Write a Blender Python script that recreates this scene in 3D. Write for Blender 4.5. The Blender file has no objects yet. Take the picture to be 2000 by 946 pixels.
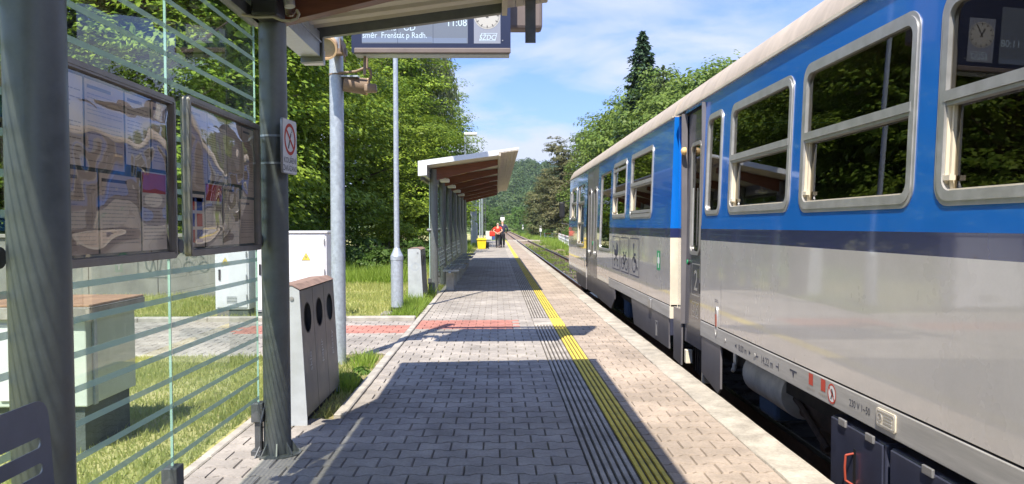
import bpy, bmesh, math, random
import numpy as np
from mathutils import Vector, Matrix, noise as mnoise
R_ = math.radians
random.seed(11)
C = bpy.context.scene.collection
sc = bpy.context.scene

# ------------------------------------------------------------------ camera
cam_d = bpy.data.cameras.new("camera")
cam = bpy.data.objects.new("camera", cam_d)
C.objects.link(cam)
sc.camera = cam
cam_d.sensor_width = 36.0
cam_d.lens = 36.0 * 1580 / 2000
cam_d.shift_y = 23.2 / 2000
cam_d.clip_start = 0.05
cam_d.clip_end = 6000
cam.matrix_world = Matrix.Translation((0, 0, 1.36)) @ Matrix.Rotation(R_(-1.09), 4, 'Z') @ Matrix.Rotation(R_(88.0), 4, 'X') @ Matrix.Rotation(R_(-0.15), 4, 'Z')

# ------------------------------------------------------------------ light
SUN = Vector((-0.198, -0.640, 1.0)).normalized()          # towards the sun
SUN_EL = math.asin(SUN.z)
SUN_AZ = math.atan2(SUN.x, SUN.y)
sun_d = bpy.data.lights.new("sun", 'SUN')
sun_d.energy = 5.0
sun_d.angle = R_(0.5)
sun_d.color = (1.0, 0.93, 0.82)
sun = bpy.data.objects.new("sun", sun_d)
C.objects.link(sun)
sun.rotation_euler = SUN.to_track_quat('Z', 'Y').to_euler()
sun.location = (-20, -60, 100)

world = bpy.data.worlds.new("World")
sc.world = world
world.use_nodes = True
wn, wl = world.node_tree.nodes, world.node_tree.links
wn.clear()
def wnode(t, **k):
    n = wn.new(t)
    for a, b in k.items(): setattr(n, a, b)
    return n
w_out = wnode('ShaderNodeOutputWorld'); w_bg = wnode('ShaderNodeBackground')
w_sky = wnode('ShaderNodeTexSky', sky_type='NISHITA', sun_disc=False, sun_elevation=SUN_EL, sun_rotation=SUN_AZ)
w_sky.air_density = 1.0; w_sky.dust_density = 0.6; w_sky.ozone_density = 1.6
w_tc = wnode('ShaderNodeTexCoord')
w_sep = wnode('ShaderNodeSeparateXYZ')
wl.new(w_tc.outputs['Generated'], w_sep.inputs[0])
def wmath(op, a, b=None, clamp=False):
    n = wnode('ShaderNodeMath', operation=op, use_clamp=clamp)
    for i, v in enumerate((a, b)):
        if v is None: continue
        if isinstance(v, (int, float)): n.inputs[i].default_value = v
        else: wl.new(v, n.inputs[i])
    return n.outputs[0]
zz = wmath('MAXIMUM', w_sep.outputs[2], 0.0)
den = wmath('ADD', zz, 0.22)
cx = wmath('DIVIDE', w_sep.outputs[0], den); cy = wmath('DIVIDE', w_sep.outputs[1], den)
w_cmb = wnode('ShaderNodeCombineXYZ')
wl.new(cx, w_cmb.inputs[0]); wl.new(cy, w_cmb.inputs[1])
w_map = wnode('ShaderNodeMapping'); wl.new(w_cmb.outputs[0], w_map.inputs[0])
w_map.inputs['Rotation'].default_value = (0, 0, R_(35)); w_map.inputs['Scale'].default_value = (1.0, 1.45, 1)
w_map.inputs['Location'].default_value = (3.1, 1.7, 0)
w_n = wnode('ShaderNodeTexNoise'); wl.new(w_map.outputs[0], w_n.inputs['Vector'])
w_n.inputs['Scale'].default_value = 1.5; w_n.inputs['Detail'].default_value = 9; w_n.inputs['Roughness'].default_value = 0.55
w_n.inputs['Distortion'].default_value = 0.5
w_r = wnode('ShaderNodeValToRGB'); wl.new(w_n.outputs[0], w_r.inputs[0])
w_r.color_ramp.elements[0].position = 0.37; w_r.color_ramp.elements[1].position = 0.66
hz = wmath('POWER', wmath('SUBTRACT', 1.0, zz, True), 5.0)
cl = wmath('ADD', wmath('MULTIPLY', w_r.outputs[0], 0.80), wmath('MULTIPLY', hz, 0.85), True)
w_mix = wnode('ShaderNodeMixRGB'); wl.new(cl, w_mix.inputs[0])
w_tint = wnode('ShaderNodeMixRGB', blend_type='MULTIPLY'); w_tint.inputs[0].default_value = 1.0
wl.new(w_sky.outputs[0], w_tint.inputs[1]); w_tint.inputs[2].default_value = (0.24, 0.54, 1.12, 1)
wl.new(w_tint.outputs[0], w_mix.inputs[1]); w_mix.inputs[2].default_value = (3.5, 3.85, 4.7, 1)
wl.new(w_mix.outputs[0], w_bg.inputs[0]); w_bg.inputs[1].default_value = 0.14
wl.new(w_bg.outputs[0], w_out.inputs[0])

sc.view_settings.view_transform = 'Standard'
sc.view_settings.look = 'None'
sc.view_settings.exposure = 0.74
sc.view_settings.gamma = 1.0
sc.cycles.max_bounces = 10
sc.cycles.transparent_max_bounces = 24
sc.cycles.caustics_reflective = False
sc.cycles.caustics_refractive = False

# ------------------------------------------------------------------ helpers
_wl = {}
def wloc(o):
    v = Vector((0, 0, 0))
    while o is not None:
        v += o.location; o = o.parent
    return v

def setp(o, label=None, cat=None, group=None, kind=None):
    if label: o['label'] = label
    if cat: o['category'] = cat
    if group: o['group'] = group
    if kind: o['kind'] = kind
    return o

def thing(name, label, cat, loc=(0, 0, 0), group=None):
    o = bpy.data.objects.new(name, None)
    o.empty_display_size = 0.2
    C.objects.link(o); o.location = loc
    return setp(o, label, cat, group)

def link(name, me, parent=None, loc=(0, 0, 0)):
    o = bpy.data.objects.new(name, me); C.objects.link(o)
    if parent is not None: o.parent = parent
    o.location = loc
    return o

def copy_tree(o, parent=None):
    c = o.copy(); C.objects.link(c); c.parent = parent
    for ch in list(o.children): copy_tree(ch, c)
    return c

class Fr:
    """a flat frame: origin, right, up, out"""
    def __init__(s, o, x, y):
        s.o = Vector(o); s.x = Vector(x); s.y = Vector(y); s.n = s.x.cross(s.y)
    def p(s, u, v, w=0): return s.o + s.x * u + s.y * v + s.n * w
def fr_train(y, z, x): return Fr((x, y, z), (0, -1, 0), (0, 0, 1))       # looks towards -X
def fr_left(y, z, x): return Fr((x, y, z), (0, 1, 0), (0, 0, 1))         # looks towards +X
def fr_front(x, z, y): return Fr((x, y, z), (1, 0, 0), (0, 0, 1))        # looks towards -Y

class B:
    def __init__(s): s.v = []; s.f = []; s.m = []
    def add(s, vs, fs, mi=0):
        k = len(s.v); s.v += [tuple(v) for v in vs]; s.f += [tuple(i + k for i in f) for f in fs]; s.m += [mi] * len(fs)
        return s
    def box(s, x0, y0, z0, x1, y1, z1, mi=0):
        vs = [(x0, y0, z0), (x1, y0, z0), (x1, y1, z0), (x0, y1, z0), (x0, y0, z1), (x1, y0, z1), (x1, y1, z1), (x0, y1, z1)]
        return s.add(vs, [(0, 3, 2, 1), (4, 5, 6, 7), (0, 1, 5, 4), (1, 2, 6, 5), (2, 3, 7, 6), (3, 0, 4, 7)], mi)
    def rbox(s, x0, y0, z0, x1, y1, z1, r=0.01, mi=0, seg=2):
        bm = bmesh.new(); bmesh.ops.create_cube(bm, size=1)
        for v in bm.verts:
            v.co = Vector(((x0 + x1) / 2 + v.co.x * (x1 - x0), (y0 + y1) / 2 + v.co.y * (y1 - y0), (z0 + z1) / 2 + v.co.z * (z1 - z0)))
        bmesh.ops.bevel(bm, geom=bm.edges[:], offset=r, segments=seg, profile=0.5, affect='EDGES')
        s.bm(bm, mi); bm.free(); return s
    def bm(s, bm, mi=0):
        bm.verts.index_update()
        return s.add([v.co[:] for v in bm.verts], [[v.index for v in f.verts] for f in bm.faces], mi)
    def mesh(s, me, mtx=None, mi=0):
        return s.add([(mtx @ v.co if mtx else v.co)[:] for v in me.vertices], [list(p.vertices) for p in me.polygons], mi)
    def cyl(s, p0, p1, r0, r1=None, n=16, caps=True, mi=0):
        r1 = r0 if r1 is None else r1
        p0 = Vector(p0); p1 = Vector(p1); d = (p1 - p0).normalized()
        a = d.orthogonal().normalized(); b = d.cross(a)
        vs = []
        for p, r in ((p0, r0), (p1, r1)):
            for i in range(n):
                t = 2 * math.pi * i / n
                vs.append(p + (a * math.cos(t) + b * math.sin(t)) * r)
        fs = [(i, (i + 1) % n, n + (i + 1) % n, n + i) for i in range(n)]
        if caps: fs += [tuple(range(n - 1, -1, -1)), tuple(range(n, 2 * n))]
        return s.add(vs, fs, mi)
    def lathe(s, base, prof, n=16, mi=0):
        b = Vector(base)
        for (r0, z0), (r1, z1) in zip(prof[:-1], prof[1:]):
            if abs(z1 - z0) < 1e-6 and abs(r1 - r0) < 1e-6: continue
            vs = []
            for r, z in ((r0, z0), (r1, z1)):
                for i in range(n):
                    t = 2 * math.pi * i / n
                    vs.append(b + Vector((r * math.cos(t), r * math.sin(t), z)))
            s.add(vs, [(i, (i + 1) % n, n + (i + 1) % n, n + i) for i in range(n)], mi)
        return s
    def tube(s, pts, r, n=8, mi=0):
        pts = [Vector(p) for p in pts]
        for a, b in zip(pts[:-1], pts[1:]): s.cyl(a, b, r, r, n, True, mi)
        return s
    def poly(s, fr, pts, w=0.0, d=0.0, mi=0):
        """2-D polygon on a frame; d > 0 gives it thickness behind w"""
        n = len(pts)
        top = [fr.p(u, v, w) for u, v in pts]
        if d == 0: return s.add(top, [tuple(range(n))], mi)
        bot = [fr.p(u, v, w - d) for u, v in pts]
        fs = [tuple(range(n)), tuple(range(2 * n - 1, n - 1, -1))] + [(i, n + i, n + (i + 1) % n, (i + 1) % n) for i in range(n)]
        return s.add(top + bot, fs, mi)
    def rect(s, fr, u0, v0, u1, v1, w=0.0, d=0.0, mi=0): return s.poly(fr, [(u0, v0), (u1, v0), (u1, v1), (u0, v1)], w, d, mi)
    def ring(s, fr, outer, inner, w=0.0, d=0.0, mi=0):
        """closed band between two outlines with the same number of points"""
        n = len(outer); vs = []
        for pts, ww in ((outer, w), (inner, w), (outer, w - d), (inner, w - d)):
            vs += [fr.p(u, v, ww) for u, v in pts]
        fs = []
        for i in range(n):
            j = (i + 1) % n
            fs.append((i, j, n + j, n + i))
            if d:
                fs += [(i, 2 * n + i, 2 * n + j, j), (n + i, n + j, 3 * n + j, 3 * n + i), (2 * n + i, 3 * n + i, 3 * n + j, 2 * n + j)]
        return s.add(vs, fs, mi)
    def disc(s, fr, cu, cv, r, w=0.0, d=0.0, n=24, ru=None, mi=0):
        return s.poly(fr, circ(cu, cv, ru or r, r, n), w, d, mi)
    def stroke(s, fr, pts, wd, w=0.0, d=0.0, mi=0):
        for (u0, v0), (u1, v1) in zip(pts[:-1], pts[1:]):
            L = math.hypot(u1 - u0, v1 - v0)
            if L < 1e-6: continue
            a = (-(v1 - v0) / L * wd / 2, (u1 - u0) / L * wd / 2)
            s.poly(fr, [(u0 - a[0], v0 - a[1]), (u1 - a[0], v1 - a[1]), (u1 + a[0], v1 + a[1]), (u0 + a[0], v0 + a[1])], w, d, mi)
        return s
    def text(s, fr, body, size, u=0, v=0, w=0.0, align='LEFT', mi=0, sx=1.0, shear=0.0):
        cu = bpy.data.curves.new("t", 'FONT'); cu.body = body; cu.size = size; cu.align_x = align; cu.resolution_u = 3; cu.shear = shear
        o = bpy.data.objects.new("t", cu); C.objects.link(o)
        me = bpy.data.meshes.new_from_object(o.evaluated_get(bpy.context.evaluated_depsgraph_get()))
        s.add([fr.p(u + p.co.x * sx, v + p.co.y, w) for p in me.vertices], [list(p.vertices) for p in me.polygons], mi)
        bpy.data.objects.remove(o); bpy.data.meshes.remove(me); bpy.data.curves.remove(cu)
        return s
    def plate(s, fr, outer, holes, w=0.0, d=0.01, mi=0):
        """plate with holes through it"""
        cu = bpy.data.curves.new("t", 'CURVE'); cu.dimensions = '2D'; cu.fill_mode = 'BOTH'; cu.extrude = d / 2
        for pts in [outer] + list(holes):
            sp = cu.splines.new('POLY'); sp.points.add(len(pts) - 1); sp.use_cyclic_u = True
            for q, (a, b) in zip(sp.points, pts): q.co = (a, b, 0, 1)
        o = bpy.data.objects.new("t", cu); C.objects.link(o)
        me = bpy.data.meshes.new_from_object(o.evaluated_get(bpy.context.evaluated_depsgraph_get()))
        s.add([fr.p(p.co.x, p.co.y, w - d / 2 + p.co.z) for p in me.vertices], [list(p.vertices) for p in me.polygons], mi)
        bpy.data.objects.remove(o); bpy.data.meshes.remove(me); bpy.data.curves.remove(cu)
        return s
    def me(s, name, mats, off=(0, 0, 0), smooth=None):
        m = bpy.data.meshes.new(name)
        ox, oy, oz = off
        m.from_pydata([(x - ox, y - oy, z - oz) for x, y, z in s.v], [], s.f)
        if not isinstance(mats, (list, tuple)): mats = [mats]
        for q in mats: m.materials.append(q)
        if len(mats) > 1: m.polygons.foreach_set('material_index', s.m)
        if smooth:
            m.polygons.foreach_set('use_smooth', [True] * len(m.polygons))
            m.set_sharp_from_angle(angle=R_(smooth))
        m.update()
        return m
    def obj(s, name, mats, parent=None, smooth=None, at=None):
        off = wloc(parent) if parent is not None else Vector(at or (0, 0, 0))
        return link(name, s.me(name, mats, off, smooth), parent, (0, 0, 0) if parent is not None else off)

def circ(cu, cv, ru, rv=None, n=24):
    rv = ru if rv is None else rv
    return [(cu + ru * math.cos(2 * math.pi * i / n), cv + rv * math.sin(2 * math.pi * i / n)) for i in range(n)]
def rrect(u0, v0, u1, v1, r, n=5):
    out = []
    for (a, b, t0) in ((u1 - r, v0 + r, -90), (u1 - r, v1 - r, 0), (u0 + r, v1 - r, 90), (u0 + r, v0 + r, 180)):
        for i in range(n + 1):
            t = R_(t0 + 90 * i / n); out.append((a + r * math.cos(t), b + r * math.sin(t)))
    return out

# ------------------------------------------------------------------ materials
def nt(m): return m.node_tree.nodes, m.node_tree.links
def mat(name, col, rough=0.6, metal=0.0, var=0.15, scale=4.0, bump=0.0, bscale=80.0, coat=0.0, spec=0.5, col2=None, rnd=0.0, detail=5.0, stretch=None, rvar=0.0, lo=0.35, hi=0.65, stain=0.0, bdet=4):
    m = bpy.data.materials.new(name); m.use_nodes = True
    n, l = nt(m); p = n['Principled BSDF']
    p.inputs['Roughness'].default_value = rough; p.inputs['Metallic'].default_value = metal
    p.inputs['Specular IOR Level'].default_value = spec
    if coat: p.inputs['Coat Weight'].default_value = coat; p.inputs['Coat Roughness'].default_value = 0.04
    g = n.new('ShaderNodeNewGeometry')
    vec = g.outputs['Position']
    if stretch:
        mp = n.new('ShaderNodeMapping'); mp.inputs['Scale'].default_value = stretch; l.new(vec, mp.inputs[0]); vec = mp.outputs[0]
    tx = n.new('ShaderNodeTexNoise'); l.new(vec, tx.inputs['Vector']); tx.inputs['Scale'].default_value = scale; tx.inputs['Detail'].default_value = detail
    tx.inputs['Roughness'].default_value = 0.65
    mr = n.new('ShaderNodeMapRange'); l.new(tx.outputs[0], mr.inputs[0]); mr.inputs[1].default_value = lo; mr.inputs[2].default_value = hi
    mx = n.new('ShaderNodeMixRGB'); l.new(mr.outputs[0], mx.inputs[0])
    a = col if col2 else tuple(max(0, c * (1 - var)) for c in col); b = col2 or tuple(min(1, c * (1 + var)) for c in col)
    mx.inputs[1].default_value = (*a, 1); mx.inputs[2].default_value = (*b, 1)
    out = mx.outputs[0]
    if rnd:
        oi = n.new('ShaderNodeObjectInfo')
        ad = n.new('ShaderNodeMath'); ad.operation = 'ADD'; l.new(oi.outputs['Random'], ad.inputs[0]); l.new(g.outputs['Random Per Island'], ad.inputs[1])
        fr = n.new('ShaderNodeMath'); fr.operation = 'FRACT'; l.new(ad.outputs[0], fr.inputs[0])
        m2 = n.new('ShaderNodeMapRange'); l.new(fr.outputs[0], m2.inputs[0]); m2.inputs[3].default_value = 1 - rnd; m2.inputs[4].default_value = 1 + rnd
        hs = n.new('ShaderNodeHueSaturation'); l.new(out, hs.inputs['Color']); l.new(m2.outputs[0], hs.inputs['Value']); out = hs.outputs[0]
    if stain:
        for sc_, lo_, hi_, amt in ((0.75, 0.38, 0.62, stain), (55.0, 0.42, 0.58, stain * 0.55), (6.0, 0.35, 0.65, stain * 0.6)):
            t4 = n.new('ShaderNodeTexNoise'); l.new(g.outputs['Position'], t4.inputs['Vector']); t4.inputs['Scale'].default_value = sc_; t4.inputs['Detail'].default_value = 6
            r4 = n.new('ShaderNodeMapRange'); l.new(t4.outputs[0], r4.inputs[0]); r4.inputs[1].default_value = lo_; r4.inputs[2].default_value = hi_; r4.inputs[3].default_value = 1 - amt; r4.inputs[4].default_value = 1 + amt * .5
            h4 = n.new('ShaderNodeHueSaturation'); l.new(out, h4.inputs['Color']); l.new(r4.outputs[0], h4.inputs['Value']); out = h4.outputs[0]
    l.new(out, p.inputs['Base Color'])
    if rvar:
        m3 = n.new('ShaderNodeMapRange'); l.new(tx.outputs[0], m3.inputs[0]); m3.inputs[1].default_value = 0.3; m3.inputs[2].default_value = 0.7
        m3.inputs[3].default_value = max(0.02, rough - rvar); m3.inputs[4].default_value = rough + rvar; l.new(m3.outputs[0], p.inputs['Roughness'])
    if bump:
        t2 = n.new('ShaderNodeTexNoise'); l.new(g.outputs['Position'], t2.inputs['Vector']); t2.inputs['Scale'].default_value = bscale; t2.inputs['Detail'].default_value = bdet
        bp = n.new('ShaderNodeBump'); bp.inputs['Strength'].default_value = bump; bp.inputs['Distance'].default_value = 0.01
        l.new(t2.outputs[0], bp.inputs['Height']); l.new(bp.outputs[0], p.inputs['Normal'])
    return m

def glassy(name, tint, ior=1.5, rough=0.0, body=None, bodyw=0.0, boost=1.0):
    """sheet glass: see-through with fresnel reflection, casts coloured shade"""
    m = bpy.data.materials.new(name); m.use_nodes = True
    n, l = nt(m); n.clear()
    o = n.new('ShaderNodeOutputMaterial'); t = n.new('ShaderNodeBsdfTransparent'); t.inputs[0].default_value = (*tint, 1)
    gl = n.new('ShaderNodeBsdfGlossy'); gl.inputs['Roughness'].default_value = rough
    f = n.new('ShaderNodeFresnel')
    gm_ = n.new('ShaderNodeNewGeometry'); io = n.new('ShaderNodeMapRange'); l.new(gm_.outputs['Backfacing'], io.inputs[0])
    io.inputs[3].default_value = ior; io.inputs[4].default_value = 1.0 / ior; l.new(io.outputs[0], f.inputs[0])   # the same reflectance from both sides of a sheet
    mu = n.new('ShaderNodeMath'); mu.operation = 'MULTIPLY'; mu.use_clamp = True; l.new(f.outputs[0], mu.inputs[0]); mu.inputs[1].default_value = boost
    om = n.new('ShaderNodeMath'); om.operation = 'SUBTRACT'; om.inputs[0].default_value = 1.0; l.new(gm_.outputs['Backfacing'], om.inputs[1])
    m3 = n.new('ShaderNodeMath'); m3.operation = 'MULTIPLY'; l.new(mu.outputs[0], m3.inputs[0]); l.new(om.outputs[0], m3.inputs[1])
    s = n.new('ShaderNodeMixShader'); l.new(m3.outputs[0], s.inputs[0])     # the pane's leaving face does not reflect a second time
    src = t.outputs[0]
    if bodyw:
        d = n.new('ShaderNodeBsdfDiffuse'); d.inputs[0].default_value = (*body, 1)
        s2 = n.new('ShaderNodeMixShader'); s2.inputs[0].default_value = bodyw; l.new(t.outputs[0], s2.inputs[1]); l.new(d.outputs[0], s2.inputs[2]); src = s2.outputs[0]
    l.new(src, s.inputs[1]); l.new(gl.outputs[0], s.inputs[2]); l.new(s.outputs[0], o.inputs[0])
    return m

def leafmat(name, c0, c1, trans=0.35, rough=0.5, big=0.25):
    m = bpy.data.materials.new(name); m.use_nodes = True
    n, l = nt(m); p = n['Principled BSDF']; p.inputs['Roughness'].default_value = rough; p.inputs['Specular IOR Level'].default_value = 0.3
    g = n.new('ShaderNodeNewGeometry'); oi = n.new('ShaderNodeObjectInfo')
    tx = n.new('ShaderNodeTexNoise'); l.new(g.outputs['Position'], tx.inputs['Vector']); tx.inputs['Scale'].default_value = big; tx.inputs['Detail'].default_value = 2
    ad = n.new('ShaderNodeMath'); ad.operation = 'MULTIPLY_ADD'; l.new(g.outputs['Random Per Island'], ad.inputs[0]); ad.inputs[1].default_value = 0.55
    mr = n.new('ShaderNodeMapRange'); l.new(tx.outputs[0], mr.inputs[0]); mr.inputs[1].default_value = 0.3; mr.inputs[2].default_value = 0.7; mr.inputs[3].default_value = 0; mr.inputs[4].default_value = 0.45
    l.new(mr.outputs[0], ad.inputs[2])
    mx = n.new('ShaderNodeMixRGB'); l.new(ad.outputs[0], mx.inputs[0]); mx.inputs[1].default_value = (*c0, 1); mx.inputs[2].default_value = (*c1, 1)
    hs = n.new('ShaderNodeHueSaturation'); l.new(mx.outputs[0], hs.inputs['Color'])
    m2 = n.new('ShaderNodeMapRange'); l.new(oi.outputs['Random'], m2.inputs[0]); m2.inputs[3].default_value = 0.82; m2.inputs[4].default_value = 1.18; l.new(m2.outputs[0], hs.inputs['Value'])
    l.new(hs.outputs[0], p.inputs['Base Color'])
    t = n.new('ShaderNodeBsdfTranslucent'); l.new(hs.outputs[0], t.inputs[0])
    s = n.new('ShaderNodeMixShader'); s.inputs[0].default_value = trans
    l.new(p.outputs[0], s.inputs[1]); l.new(t.outputs[0], s.inputs[2]); l.new(s.outputs[0], n['Material Output'].inputs[0])
    return m

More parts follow.
